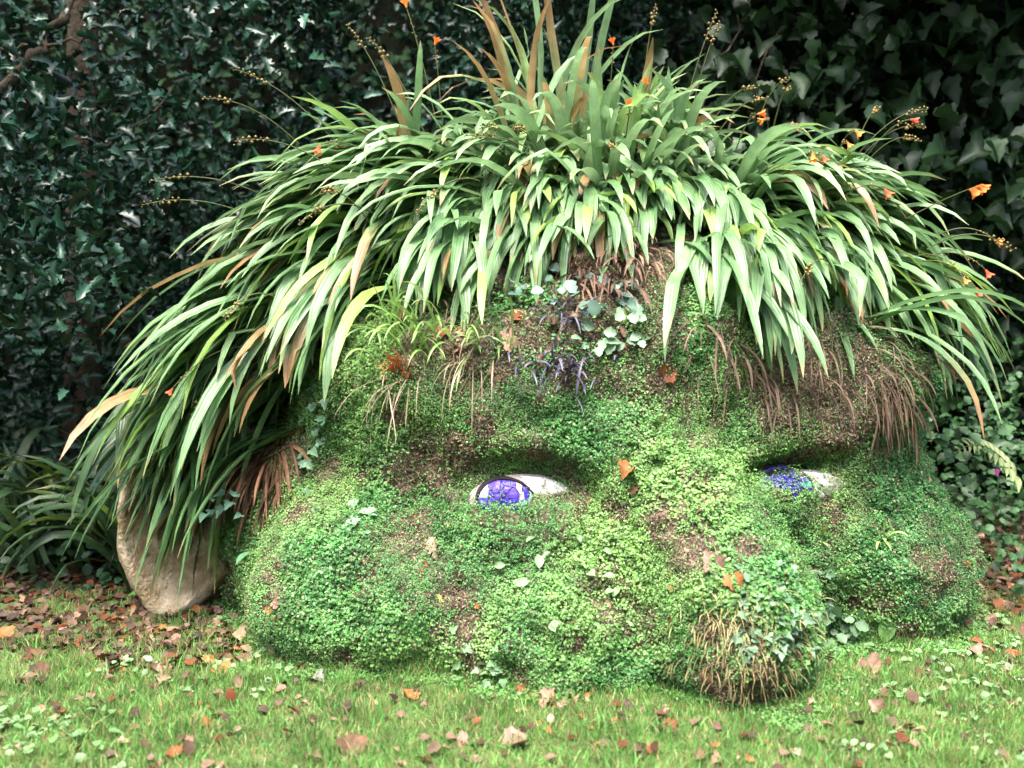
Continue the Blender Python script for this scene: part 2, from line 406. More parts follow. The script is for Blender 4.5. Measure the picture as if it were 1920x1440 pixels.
    for s_i, poly in cell_polys(seeds, clip_iris, box):
        sx, sy = seeds[s_i] / ir
        if sx > .38: mt = M_SHARDS[rs.choice([2, 3, 4, 2, 0, 1])]
        elif sx < -.6 and sy > .1: mt = M_SHARDS[rs.choice([2, 0])]
        else: mt = M_SHARDS[rs.choice([0, 0, 1, 1, 1, 0, 1, 0, 1])]
        shard(poly, mt, 'mosaic_shard', .013 + rs.uniform(0, .004), .0022)
    return eye
make_eye(878, 1082, 884, 990, 944, 938, 4.0, R(6), 'white ceramic eye with a violet-blue glass mosaic iris')
make_eye(1392, 1604, 877, 950, 1462, 914, 4.135, R(14), 'half-buried white eye with a dark blue mosaic iris')

# ---- ear: thick rimmed shell of pale cement
M_EAR = earth_mat('ear_cement', [(0.32, (.08, .06, .03)), (0.44, (.23, .175, .10)), (0.56, (.38, .30, .20)), (0.70, (.54, .47, .36))], 7, 0.9, 0.9, 50)
def build_ear():
    c = np.array([-1.56, 4.68, .50]); H, W = .60, .34
    na, nr = 64, 22
    P = []
    for k in range(nr):
        q = k / (nr - 1)
        for j in range(na):
            a = 2 * math.pi * j / na
            x, z = math.cos(a), math.sin(a)
            ww = W * (1.0 if z > 0 else 1 - .40 * z * z)                   # narrows to the lobe
            rim = math.exp(-((q - .82) / .12) ** 2) * .12
            inner = math.exp(-((q - .42) / .10) ** 2) * .06 * (1 if x > -.3 else .25)
            depth = -.12 * math.exp(-(q / .38) ** 2) + rim * (1.0 if x < .55 else .45) + inner
            edge = 0 if q < .95 else -((q - .95) / .05) ** 2 * .09
            P.append((x * ww * q + .06 * z * q * (z < 0), -(depth + edge), z * H * q))
    P = np.array(P); P[:, 1] += -.02
    nn = .09 * (fbm(P + 5, 4.5, 3) - .5) + .045 * (fbm(P + 5, 15, 6) - .5)
    P[:, 1] += nn; P[:, 0] += nn * .5
    Rm = np.array(Matrix.Rotation(R(4), 3, 'Z') @ Matrix.Rotation(R(8), 3, 'Y'))
    P = P @ Rm.T + c
    back = P[-na:] + np.array([.22, .30, 0]); P = np.concatenate([P, back])
    f = []
    for k in range(nr):
        for j in range(na): f.append([k * na + j, (k + 1) * na + j, (k + 1) * na + (j + 1) % na, k * na + (j + 1) % na])
    return mesh('ear', P, f, M_EAR, smooth=True)
tag(link('ear', build_ear(), head), 'pale buff cement ear below the drooping leaves')

# ------------------------------------------------------------------ strap-leaved plants (the hair)
SEG = 9
def strap_curves(base, d0, length, droop, push=True, off=.025):
    n = len(base); st = (length / SEG)[:, None]
    pts = [base]; d = unit(d0); p = base; kink = np.where(rng.random(n) < .28, rng.integers(2, SEG, n), -1)
    for k in range(SEG):
        q = p + d * st
        if push:
            s = sdf(q); g = np.stack([sdf(q + e) - s for e in np.eye(3) * .01], 1)
            q = q + unit(g) * np.clip(off - s, 0, .3)[:, None]
        pts.append(q); d = unit(q - p); p = q
        d = unit(d + rng.normal(0, .035, d.shape) + np.where((kink == k)[:, None], rng.normal(0, .35, d.shape) + [0, 0, -.5], 0))
        d = unit(d + np.array([0, 0, -1.0]) * (droop * (0.35 + 1.3 * k / SEG) / SEG)[:, None])
    return np.stack(pts, 1)
def strap_verts(C, width, roll, fold=.22):
    n = len(C); T = np.gradient(C, axis=1); T = unit(T)
    ref = np.zeros((n, 1, 3)); ref[..., 2] = 1.0
    side = np.cross(T, np.broadcast_to(ref, T.shape)); side0 = unit(side[:, :1] + 1e-4)
    side = unit(side + side0 * .6)
    nrm = np.cross(side, T)
    side = unit(side * np.cos(roll)[:, None, None] + nrm * np.sin(roll)[:, None, None]); nrm = unit(np.cross(side, T))
    s = np.linspace(0, 1, C.shape[1])
    prof = np.interp(s, [0, .2, .5, .75, .9, 1], [.55, .8, 1, .85, .48, .04])
    w = width[:, None] * prof[None]
    l = C - side * w[..., None] * .5; r = C + side * w[..., None] * .5; m = C - nrm * (w * fold)[..., None]
    return np.stack([l, m, r], 2)                              # n, S+1, 3, 3
_q = []
for k in range(SEG):
    b = k * 3; _q += [[b, b + 1, b + 4, b + 3], [b + 1, b + 2, b + 5, b + 4]]
STRAP_F = np.array(_q)
def strap_cols(n, kind_brown, pale=0.0, dark=0.0):
    S = SEG + 1; s = np.linspace(0, 1, S)[None, :, None]
    g0 = np.array([.055, .145, .045]); g1 = np.array([.115, .24, .085]); g2 = np.array([.17, .30, .06])
    t = rng.random((n, 1, 1))
    c = g0 * (1 - t) + g1 * t
    lime = rng.random((n, 1, 1)) < .12; c = np.where(lime, g2 * [1, 1, .5], c)
    c = np.broadcast_to(c, (n, S, 3)).copy()
    c = c * (1 - pale) + np.array([.27, .39, .20]) * pale  # paler green, with the milky highlights of lit leaves put into the colour
    c *= (1 - dark)  # shade on the plants under the holly, put into their leaf colour
    tip = np.clip((s - rng.uniform(.84, 1.12, (n, 1, 1))) * 9, 0, 1)      # scorched tips
    c = c * (1 - tip) + np.array([.30, .22, .10]) * tip
    br = rng.random((n, 1, 1)) < kind_brown
    yel = np.array([.40, .33, .14]); red = np.array([.26, .135, .065]); start = rng.uniform(.0, .5, (n, 1, 1))
    k = np.clip((s - start) * 3, 0, 1); bc = c * (1 - k) + (yel * (1 - s) + red * s) * k
    c = np.where(br, bc, c)
    c = np.repeat(c[:, :, None, :], 3, 2)
    al = np.broadcast_to(np.array([0, .5, 1.])[None, None, :, None], c.shape[:3] + (1,))
    return np.concatenate([c, al], -1).reshape(n, -1, 4)
def base_cloud(px, py, sx, sy, n):
    B, Nn = [], []
    while len(B) < n:
        x, y = rng.normal(px, sx), rng.normal(py, sy)
        for _ in range(60):
            P, nr = hit(x, y, False)
            if P is not None: break
            y += 12; x += (1120 - x) * .03
        if P is None: continue
        B.append(P); Nn.append(nr)
    return np.array(B), np.array(Nn)
def strap_plant(name, label, px, py, sx, sy, ang, n, length, droop, up=.5, out=.5, fwd=.25, flow=1.0, width=.054, brown=.05, jit=.3, pale=0., dark=0., bases=None, n_mass=0, group='strap-leaved plants growing as hair'):
    m = n + n_mass
    if bases is None: B, Nn = base_cloud(px, py, sx, sy, m)
    else:
        B = np.array(bases) + rng.normal(0, 1, (m, 3)) * [sx, sy, .02]; Nn = np.tile([0, 0, 1.0], (m, 1))
    a = R(ang)
    fl = np.array([math.cos(a), -fwd, math.sin(a)])
    d0 = unit(Nn * out + np.array([0, 0, up]) + fl * flow + rng.normal(0, jit, (m, 3)))
    L = rng.uniform(length * .65, length * 1.15, m); dr = rng.uniform(droop * .7, droop * 1.35, m)
    C = strap_curves(B, d0, L, dr, push=bases is None)
    W = rng.uniform(.7, 1.2, m) * width
    Vv = strap_verts(C, W, rng.normal(0, .35, m)).reshape(m, -1, 3)
    cc = strap_cols(m, brown, pale, dark)
    o = empty(name, B.mean(0)); tag(o, label, 'plant', group)
    for j in range(n):
        link('leaf', mesh('leaf', Vv[j], STRAP_F, M_STRAP, cc[j]), o)
    if n_mass:
        k = SEG * 3 + 3
        f = (STRAP_F[None] + (np.arange(n_mass) * k)[:, None, None]).reshape(-1, 4)
        mo = link('leaf_mass', mesh('leaf_mass', Vv[n:].reshape(-1, 3), f, M_STRAP, cc[n:].reshape(-1, 4)), o); tag(mo, kind='stuff')
    return o
HAIR = {}
def hair(key, *a, **k): HAIR[key] = strap_plant('strap_leaf_plant', *a, **k)
# key, label, base px, spread, flow angle in the picture, leaves, length, droop
hair('crown', 'strap-leaved clump standing upright at the very top of the head, some blades tan', 1020, 335, 110, 25, 150, 100, .66, 2.3, up=.5, out=.6, fwd=.25, flow=.8, jit=.36, brown=.08, pale=.5, n_mass=50)
hair('top_blades', 'few long tan and yellow blades arching left above the crown of the head', 1000, 325, 45, 12, 105, 28, 1.0, 2.4, up=.95, fwd=.0, flow=.6, jit=.26, brown=.45, pale=.6, width=.04)
hair('left_spray', 'small spray of blades rising against the holly at the upper left of the hair', 690, 320, 30, 15, 118, 22, .85, 1.6, up=.7, fwd=.1, flow=.9, jit=.18, brown=.2, pale=.3)
hair('crown_right', 'bright green strap-leaved tuft on top, beside the tallest blades on their right', 1200, 330, 65, 25, 80, 95, .68, 2.1, up=.75, flow=.4, jit=.45, pale=.5, n_mass=40)
hair('crown_left', 'pale strap-leaved clump combed leftwards just left of the upright crown blades', 800, 330, 80, 30, 174, 130, .88, 2.0, up=.35, flow=1.3, jit=.22, pale=.45, n_mass=130)
hair('upper_left', 'strap-leaved clump streaming left towards the holly from the upper left scalp', 620, 340, 55, 40, 176, 130, .85, 2.2, up=.35, flow=1.2, jit=.22, pale=.34, n_mass=130)
hair('mid_left', 'strap-leaved clump sweeping down-left over the temple above the stone ear', 560, 460, 60, 50, 212, 170, 1.05, 2.35, up=.22, flow=1.25, jit=.19, pale=.26, n_mass=130)
hair('low_left', 'strap-leaved clump with tan and brown blades hanging over the stone ear', 470, 640, 45, 65, 218, 180, 1.0, 2.3, up=.2, flow=1.15, jit=.2, brown=.13, pale=.1, fwd=.35, n_mass=40)
hair('side_sweep', 'long strap-leaved clump filling the slope between temple and holly', 585, 410, 45, 35, 206, 110, 1.2, 2.3, up=.25, flow=1.2, jit=.17, pale=.28)
hair('ear_sweep', 'strap-leaved clump streaming past the top of the stone ear to the ground', 500, 540, 35, 40, 212, 110, 1.18, 2.3, up=.22, flow=1.2, jit=.17, pale=.18)
hair('tan_clump', 'clump of yellow and tan dying blades hanging in front of the ear', 535, 590, 40, 30, 222, 40, .66, 2.3, up=.45, out=.9, fwd=.9, flow=.9, jit=.2, brown=.9, pale=.6)
hair('fringe_left', 'strap-leaved fringe hanging down-left beside the grassy brow tuft', 690, 470, 50, 40, 228, 110, .80, 2.3, up=.35, fwd=.5, flow=.9, jit=.22, pale=.22, n_mass=90)
hair('fringe_mid_left', 'grey-green fringe clump hanging straight down over the middle of the forehead', 860, 410, 60, 35, 250, 100, .62, 2.7, up=.45, fwd=.7, flow=.8, jit=.26, pale=.22, n_mass=90)
hair('fringe_mid', 'short fringe clump hanging above the dark tuft on the forehead', 1010, 365, 70, 30, 262, 100, .54, 2.7, up=.5, fwd=.7, flow=.7, jit=.28, pale=.24, n_mass=90)
hair('fringe_mid_right', 'fringe clump ending over the shadowed gap between the brows', 1180, 360, 60, 30, 275, 90, .46, 2.7, up=.5, fwd=.7, flow=.7, jit=.28, pale=.22, n_mass=90)
hair('fringe_right', 'thick grey-green fringe hanging low over the inner end of the far brow', 1385, 430, 50, 45, 268, 130, .68, 2.7, up=.45, fwd=.7, flow=.8, jit=.22, pale=.24, n_mass=90)
hair('fringe_far_right', 'fringe clump hanging over the brown rooty brow above the far eye', 1540, 420, 60, 45, 284, 120, .64, 2.5, up=.45, fwd=.7, flow=.8, jit=.25, pale=.24, n_mass=90)
hair('right_side', 'strap-leaved clump cascading down the right flank of the head', 1650, 430, 45, 60, 325, 140, .82, 2.5, up=.4, fwd=.3, flow=1.0, jit=.25, pale=.24, n_mass=60)
hair('upper_right', 'strap-leaved clump with orange flowers arching right from the upper right scalp', 1500, 350, 80, 30, 20, 120, .66, 2.4, up=.5, flow=.8, jit=.3, pale=.34, n_mass=60)

# ------------------------------------------------------------------ leaf templates and swarms
def fan(outline, curl=.12, centre=(.35, 0)):
    """flat outline (x along the midrib 0..1, y across) to a cupped fan of triangles"""
    o = np.array(outline, float); c = np.array(centre)
    V = np.concatenate([[[c[0], 0, 0]], np.c_[o, np.zeros(len(o))]])
    V[1:, 2] = curl * (np.abs(V[1:, 1]) * 1.3) + curl * .5 * (V[1:, 0] - c[0]) ** 2 * -1.5
    n = len(o); f = np.array([[0, 1 + i, 1 + (i + 1) % n] for i in range(n)])
    V[:, 0] -= 0.0
    return V, f
def mirror(half):
    return half + [(x, -y) for x, y in reversed(half) if abs(y) > 1e-6]
T_HOLLY = fan(mirror([(0, .01), (.12, .22), (.22, .15), (.36, .28), (.48, .17), (.62, .27), (.74, .14), (.86, .16), (1.0, 0)]), .55, (.5, 0))
T_HOLLY_FAR = fan(mirror([(0, .01), (.15, .20), (.28, .14), (.42, .27), (.60, .15), (.74, .22), (1.0, 0)]), .6, (.5, 0))
T_OVAL = fan(mirror([(0, 0), (.1, .14), (.3, .27), (.5, .30), (.72, .22), (.9, .08), (1, 0)]), .3, (.5, 0))
T_IVY = fan(mirror([(0, .02), (-.08, .25), (.08, .38), (.28, .50), (.36, .26), (.52, .27), (.72, .14), (1.0, 0)]), .25, (.25, 0))
T_MAPLE = fan(mirror([(.05, .02), (-.12, .20), (-.06, .42), (.10, .44), (.18, .60), (.32, .55), (.42, .57), (.48, .40), (.56, .33), (.68, .36), (.80, .20), (1.0, 0)]), .7, (.3, 0))
T_OAK = fan(mirror([(0, .01), (.1, .06), (.2, .15), (.27, .09), (.38, .22), (.46, .13), (.58, .27), (.66, .15), (.78, .21), (.88, .12), (1.0, 0)]), .7, (.5, 0))
T_CLOVER = fan(mirror([(0, .02), (.2, .3), (.5, .45), (.62, .30), (.8, .32), (1.0, 0)]), .25, (.4, 0))
def frames(nrm, axis):
    n = unit(nrm); x = unit(axis - (axis * n).sum(1, keepdims=True) * n); y = np.cross(n, x)
    return x, y, n
def swarm(T, P, nrm, axis, size, cols):
    V, f = T; n = len(P); x, y, z = frames(nrm, axis); s = size[:, None, None]
    W = P[:, None] + s * (V[None, :, :1] * x[:, None] + V[None, :, 1:2] * y[:, None] + V[None, :, 2:] * z[:, None])
    Ff = (f[None] + (np.arange(n) * len(V))[:, None, None]).reshape(-1, 3)
    return W.reshape(-1, 3), Ff, np.repeat(cols, len(V), 0)
def leaf_mesh(T, mat, col, name='leaf', var=.12, curl=1.0):
    V, f = T; V = V * [1, 1, curl]
    c = np.array(col) * (1 + rng.uniform(-var, var, (len(V), 1)))
    return mesh(name, V, f, mat, c)
def place(me, name, P, nrm, axis, size, parent=None):
    x, y, z = (v[0] for v in frames(np.array([nrm], float), np.array([axis], float)))
    o = bpy.data.objects.new(name, me); COL.objects.link(o)
    M = Matrix(np.c_[np.r_[np.c_[x * size, y * size, z * size], [[0, 0, 0]]], np.r_[P, 1]].tolist())
    if parent:
        o.parent = parent; w, q = Vector((0, 0, 0)), parent
        while q: w += q.matrix_basis.to_translation(); q = q.parent
        M = Matrix.Translation(-w) @ M
    o.matrix_basis = M
    return o
def tube(pts, radii, sides=6):
    pts = np.array(pts, float); n = len(pts); T = unit(np.gradient(pts, axis=0))
    ref = np.array([.31, .17, .93]); s = unit(np.cross(T, ref)); b = np.cross(T, s); a = np.linspace(0, 2 * np.pi, sides, endpoint=False)
    V = pts[:, None] + np.array(radii)[:, None, None] * (np.cos(a)[None, :, None] * s[:, None] + np.sin(a)[None, :, None] * b[:, None])
    f = np.array([[k * sides + j, k * sides + (j + 1) % sides, (k + 1) * sides + (j + 1) % sides, (k + 1) * sides + j] for k in range(n - 1) for j in range(sides)])
    return V.reshape(-1, 3), f
def bend(a, b, mid, n=10):
    a, b, m = map(np.array, (a, b, mid)); t = np.linspace(0, 1, n)[:, None]
    return a * (1 - t) ** 2 + 2 * m * t * (1 - t) + b * t ** 2

# ------------------------------------------------------------------ trees behind
def bark(parent, name, pts, r0, r1, sides=8):
    pts = np.array(pts, float); pts = pts + rng.normal(0, .02, pts.shape)
    v, f = tube(pts, np.linspace(r0, r1, len(pts)), sides); return link(name, mesh(name, v, f, M_BARK, smooth=True), parent)
def twiggy(T, centres, spread, per, size, col, mat, tilt=.9, lean=(0, -.35, .8), vary=(.6, 1.5)):
    m = len(centres) * per
    P = np.repeat(centres, per, 0) + rng.normal(0, 1, (m, 3)) * spread
    nr = unit(np.array(lean) + rng.normal(0, tilt, (m, 3))); ax = rng.normal(0, 1, (m, 3)) + [0, -.5, -.3]
    cl = np.array(col) * rng.uniform(*vary, (m, 1)) * np.repeat(rng.uniform(.7, 1.3, (len(centres), 1)), per, 0)
    return swarm(T, P, nr, ax, rng.uniform(.7, 1.25, m) * size, cl)
def box_pts(n, lo, hi, keep=None):
    P = rng.uniform(lo, hi, (n, 3))
    return P if keep is None else P[keep(P)]
def off_head(P): return sdf(P) > .35

holly = empty('holly_tree', (-2.9, 6.4, 0))
tag(holly, 'dark glossy spiny-leaved holly tree behind the head on the left', 'tree')
tp = [(-2.9, 6.4, -.2), (-2.85, 6.35, 1.2), (-2.7, 6.3, 2.4), (-2.6, 6.4, 4.0), (-2.5, 6.4, 6.2)]
bark(holly, 'trunk', bend(tp[0], tp[4], tp[2], 12), .14, .05)
bark(holly, 'branch', bend(at(-40, 190, 5.5), at(145, -15, 5.7), at(90, 120, 5.5)), .035, .028)
bark(holly, 'branch', bend(at(0, 90, 5.6), at(200, 60, 5.6), at(90, 90, 5.5)), .012, .006)
bark(holly, 'branch', bend(at(60, 330, 5.6), at(330, 170, 5.7), at(190, 300, 5.5)), .010, .005)
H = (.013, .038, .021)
cen = np.concatenate([box_pts(900, (-4.2, 5.6, .1), (-.9, 7.2, 4.2), lambda P: off_head(P) & (P[:, 0] < -.9 - .2 * rng.random(len(P)))),
                      box_pts(620, (-1.4, 6.2, 1.7), (.9, 7.2, 4.0)), box_pts(240, (-3.6, 4.5, 1.5), (-1.75, 5.6, 3.4), lambda P: (P[:, 0] < -1.0 - .19 * P[:, 1]) ), box_pts(320, (-5.0, 3.6, 3.1), (-1.7, 5.6, 5.0)),
                      box_pts(800, (-6.5, 5.6, 3.7), (1.2, 8.5, 5.8))])  # overhead canopy above the view, added to shade the background
cen = cen[fbm(cen, 1.3, 44) > .43]
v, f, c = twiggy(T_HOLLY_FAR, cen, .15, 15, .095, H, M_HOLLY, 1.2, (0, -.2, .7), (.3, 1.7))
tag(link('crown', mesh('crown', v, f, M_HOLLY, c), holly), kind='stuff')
hm = [leaf_mesh(T_HOLLY, M_HOLLY, np.array(H) * k) for k in (.8, 1.1, 1.5, 2.0)]
def pick_px(n, x0, x1, y0, y1, Y0, Y1):
    return [at(rng.uniform(x0, x1), rng.uniform(y0, y1), rng.uniform(Y0, Y1)) for _ in range(n)]
for P in pick_px(120, 0, 620, 0, 330, 5.35, 5.7) + pick_px(70, 0, 190, 330, 680, 5.0, 5.4):
    place(hm[rng.integers(4)], 'leaf', P, unit(np.array([0, -.45, .8]) + rng.normal(0, .6, 3)), rng.normal(0, 1, 3), rng.uniform(.085, .13), holly)

syc = empty('sycamore_tree', (2.6, 7.0, 0))
tag(syc, 'shaded broad-leaved sycamore with lobed leaves behind the head on the right', 'tree')
bark(syc, 'trunk', bend((2.6, 7.0, -.2), (2.3, 6.9, 6.5), (2.9, 6.9, 3)), .16, .06)
bark(syc, 'branch', bend(at(1290, 230, 6.0), at(1400, -10, 6.2), at(1370, 110, 6.0)), .008, .005)
bark(syc, 'branch', bend(at(1300, 330, 6.0), at(1460, 60, 6.3), at(1400, 190, 6.0)), .008, .005)
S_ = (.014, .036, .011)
cen = np.concatenate([box_pts(420, (.9, 6.3, .6), (4.6, 7.6, 4.2), off_head), box_pts(420, (.4, 5.8, 3.7), (6.5, 8.5, 5.8)), box_pts(420, (1.7, 5.0, 3.5), (6.5, 7.0, 5.2))])  # both high boxes: overhead canopy out of view, added to darken the background
cen = cen[fbm(cen, .9, 45) > .4]
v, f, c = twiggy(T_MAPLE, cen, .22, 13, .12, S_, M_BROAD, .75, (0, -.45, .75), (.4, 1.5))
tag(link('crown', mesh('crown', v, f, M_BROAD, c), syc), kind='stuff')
sm = [leaf_mesh(T_MAPLE, M_BROAD, np.array(S_) * k) for k in (.8, 1.1, 1.4, 1.8)]
for P in pick_px(110, 1330, 1920, 20, 340, 5.9, 6.3) + pick_px(30, 1700, 1920, 200, 420, 5.7, 6.2):
    place(sm[rng.integers(4)], 'leaf', P, unit(np.array([0, -.6, .7]) + rng.normal(0, .5, 3)), np.array([rng.normal(0, .9), -.4, -.5]), rng.uniform(.09, .16), syc)

# ivy and undergrowth over the bank
u = []
P, Nn = sample_faces(Ph, np.stack([np.arange(len(Ph) - 121), np.arange(len(Ph) - 121) + 1, np.arange(len(Ph) - 121) + 121, np.arange(len(Ph) - 121) + 120], 1)[(np.arange(len(Ph) - 121) % 120) != 119], 20000, lambda c, n: (np.abs(c[:, 0]) < 8) * (c[:, 1] < 11) * 1.0)
P = P + rng.normal(0, .12, P.shape) + [0, -.15, .1]
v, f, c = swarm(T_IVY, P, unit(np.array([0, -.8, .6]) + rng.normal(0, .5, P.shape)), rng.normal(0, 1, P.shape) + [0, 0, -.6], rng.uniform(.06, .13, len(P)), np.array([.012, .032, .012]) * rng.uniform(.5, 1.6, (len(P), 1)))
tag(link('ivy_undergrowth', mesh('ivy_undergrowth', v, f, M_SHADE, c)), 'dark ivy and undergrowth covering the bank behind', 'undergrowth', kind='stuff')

# strap-leaved plants standing behind on the left, holly shade put into their colour
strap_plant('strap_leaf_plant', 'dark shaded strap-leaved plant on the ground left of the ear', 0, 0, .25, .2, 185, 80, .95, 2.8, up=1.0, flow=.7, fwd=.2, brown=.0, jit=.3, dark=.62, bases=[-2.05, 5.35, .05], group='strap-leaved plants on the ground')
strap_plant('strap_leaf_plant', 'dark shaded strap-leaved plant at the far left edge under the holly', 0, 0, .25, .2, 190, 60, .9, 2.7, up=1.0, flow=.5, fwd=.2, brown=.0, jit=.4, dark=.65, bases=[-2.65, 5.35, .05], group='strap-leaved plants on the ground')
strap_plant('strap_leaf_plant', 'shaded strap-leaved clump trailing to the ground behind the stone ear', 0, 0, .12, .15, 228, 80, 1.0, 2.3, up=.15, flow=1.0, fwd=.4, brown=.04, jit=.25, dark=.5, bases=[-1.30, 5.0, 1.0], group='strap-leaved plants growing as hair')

# weeds and ivy on the shaded ground beside the far cheek
def herb(name, label, T, mat, px0, px1, py0, py1, Y0, Y1, n, size, col, tilt=.4, onhit=True, group=None, lift=.05, cat='plant'):
    pts = []
    for _ in range(n):
        x, y = rng.uniform(px0, px1), rng.uniform(py0, py1)
        if onhit:
            P, nr = hit(x, y)
            P = P + nr * rng.uniform(.01, lift)
        else: P = at(x, y, rng.uniform(Y0, Y1)); nr = np.array([0, -.5, .8])
        pts.append((P, nr))
    o = empty(name, pts[0][0]); tag(o, label, cat, group)
    ms = [leaf_mesh(T, mat, np.array(col) * k) for k in (.8, 1.05, 1.35)]
    for P, nr in pts:
        place(ms[rng.integers(3)], 'leaf', P, unit(nr * .6 + np.array([0, -.3, .7]) + rng.normal(0, tilt, 3)), rng.normal(0, 1, 3) + [0, -.5, -.2], rng.uniform(.7, 1.3) * size, o)
    return o
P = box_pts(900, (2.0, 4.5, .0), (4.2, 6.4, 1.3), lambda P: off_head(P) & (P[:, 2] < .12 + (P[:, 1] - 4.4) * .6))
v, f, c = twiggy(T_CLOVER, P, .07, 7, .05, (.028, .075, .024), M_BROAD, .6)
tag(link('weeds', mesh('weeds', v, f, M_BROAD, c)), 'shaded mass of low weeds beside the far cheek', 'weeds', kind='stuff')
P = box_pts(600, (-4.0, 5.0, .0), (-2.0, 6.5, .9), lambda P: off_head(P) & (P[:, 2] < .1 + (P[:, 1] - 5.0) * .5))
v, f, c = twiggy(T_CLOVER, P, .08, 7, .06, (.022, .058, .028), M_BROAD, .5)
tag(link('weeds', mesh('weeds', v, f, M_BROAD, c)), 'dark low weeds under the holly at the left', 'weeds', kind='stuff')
# fern
fr = empty('fern', at(1900, 900, 4.9)); tag(fr, 'pale drooping fern frond among the weeds beside the far cheek', 'fern')
spine = bend(at(1915, 905, 4.9), at(1790, 850, 4.75), at(1850, 800, 4.8), 14)
v, f = tube(spine, np.linspace(.004, .0015, 14), 4); link('stalk', mesh('stalk', v, f, M_BROAD, np.tile([.12, .14, .05], (len(v), 1))), fr)
pm = leaf_mesh(([(V_ * [1, .5, 1]) for V_ in [T_OVAL[0]]][0], T_OVAL[1]), M_BROAD, (.16, .21, .08), 'pinna')
for k in range(1, 13):
    for sgn in (-1, 1):
        t = spine[min(k + 1, 13)] - spine[k - 1]
        place(pm, 'pinna', spine[k], (0, -.6, .7), unit(t) * .5 + np.array([.2, -.1, sgn * .9]), .12 * (1 - k / 17), fr)

# ------------------------------------------------------------------ lawn
def in_bed(P):                                              # leaf-littered earth either side of the head
    x, y = P[:, 0], P[:, 1]; w = .5 * (fbm(P * [1, 1, 0], 2.2, 61) - .5)
    left = (y > 3.92 + w + np.clip((x + 1.0) * .25, 0, 1)) & (x < -.7)
    right = (y > 4.35 + w) & (x > 2.0)
    return left | right
def blades(P, h, w, lean, cols):
    n = len(P); a = rng.uniform(0, 2 * np.pi, n); sd = np.stack([np.cos(a), np.sin(a), 0 * a], 1) * (w / 2)[:, None]
    ln = np.stack([rng.normal(0, 1, n), rng.normal(-.2, 1, n), 0 * a], 1) * (lean * h)[:, None]
    z = np.array([0, 0, 1.0])
    V = np.stack([P - sd, P + sd, P + sd * .8 + z * (h * .55)[:, None] + ln * .35, P - sd * .8 + z * (h * .55)[:, None] + ln * .35, P + z * (h * .93)[:, None] + ln], 1)
    i = np.arange(n)[:, None] * 5
    f = np.concatenate([i + [[0, 1, 2]], i + [[0, 2, 3]], i + [[3, 2, 4]]])
    return V.reshape(-1, 3), f, np.repeat(cols, 5, 0)
P = np.concatenate([rng.uniform((-2.3, 2.5, 0), (2.6, 4.9, 0), (170000, 3)), rng.uniform((-3.6, 1.6, 0), (3.8, 5.2, 0), (20000, 3))])
P = P[(sdf(P) > .01)]
bed = in_bed(P); P = P[~bed | (rng.random(len(P)) < .30)]
P[:, 2] = gz(P) - .003; n = len(P)
patch = fbm(P, 1.7, 71); h = rng.uniform(.018, .05, n) * (.5 + .9 * patch + .9 * np.clip((fbm(P, 6, 73) - .5) * 4, 0, 1))
near = np.clip(1 - sdf(P + [0, 0, .05]) / .08, 0, 1); h = h * (1 + 1.1 * near * rng.random(n))
g = np.array([.09, .22, .05]) * (1 - patch[:, None]) * 1.0 + np.array([.14, .29, .065]) * patch[:, None]
g = g * rng.uniform(.65, 1.4, (n, 1)); dry = rng.random(n) < .22 + .3 * np.clip(fbm(P, 3.1, 72) - .5, 0, 1)
g[dry] = np.array([.27, .22, .10]) * rng.uniform(.6, 1.3, (dry.sum(), 1))
v, f, c = blades(P, h, rng.uniform(.0025, .005, n), rng.uniform(.1, .6, n), g)
tag(link('grass', mesh('grass', v, f, M_GRASS, c)), 'short green lawn grass in front of the head', 'grass', kind='stuff')
P, Nn = sample_faces(HV, HF, 9000, facing); k = fbm(P, 3.3, 47) > .5; P, Nn = P[k], Nn[k]; n = len(P)
v, f, c = blades(P, rng.uniform(.03, .08, n), rng.uniform(.002, .0035, n), rng.uniform(.3, .9, n), np.where(rng.random((n, 1)) < .4, [[.30, .24, .12]], [[.14, .27, .07]]) * rng.uniform(.6, 1.3, (n, 1)))
tag(link('moss_stems', mesh('moss_stems', v, f, M_GRASS, c), head), 'fine green and straw stems standing out of the moss', kind='stuff')
P = rng.uniform((-1.7, 3.3, 0), (2.5, 5.2, 0), (160000, 3)); d = sdf(P); P = P[(d > -.03) & (d < .16 * fbm(P, 3, 12) ** 1.5 * 2)]; P[:, 2] = gz(P) + rng.uniform(0, .03, len(P)); n = len(P)
v, f, c = scatter_kites(P, np.tile([0, -.3, 1.0], (n, 1)), rng.uniform(.007, .016, n), .5, np.array([.075, .185, .04]) * rng.uniform(.6, 1.5, (n, 1)))
tag(link('moss_fringe', mesh('moss_fringe', v, f, M_MOSS, c), head), 'creeping leaves spreading from the head onto the lawn', kind='stuff')
# small clover-like weeds in the lawn
P = rng.uniform((-2.2, 2.7, 0), (2.5, 4.6, 0), (900, 3)); P = P[(sdf(P) > .03) & (fbm(P, 1.5, 81) > .5)]; P[:, 2] = .022
v, f, c = twiggy(T_CLOVER, P, (.02, .02, .006), 4, .028, (.13, .24, .09), M_BROAD, .3, (0, -.2, 1))
tag(link('lawn_weeds', mesh('lawn_weeds', v, f, M_BROAD, c)), 'small pale round-leaved weeds growing through the lawn', 'weeds', kind='stuff')

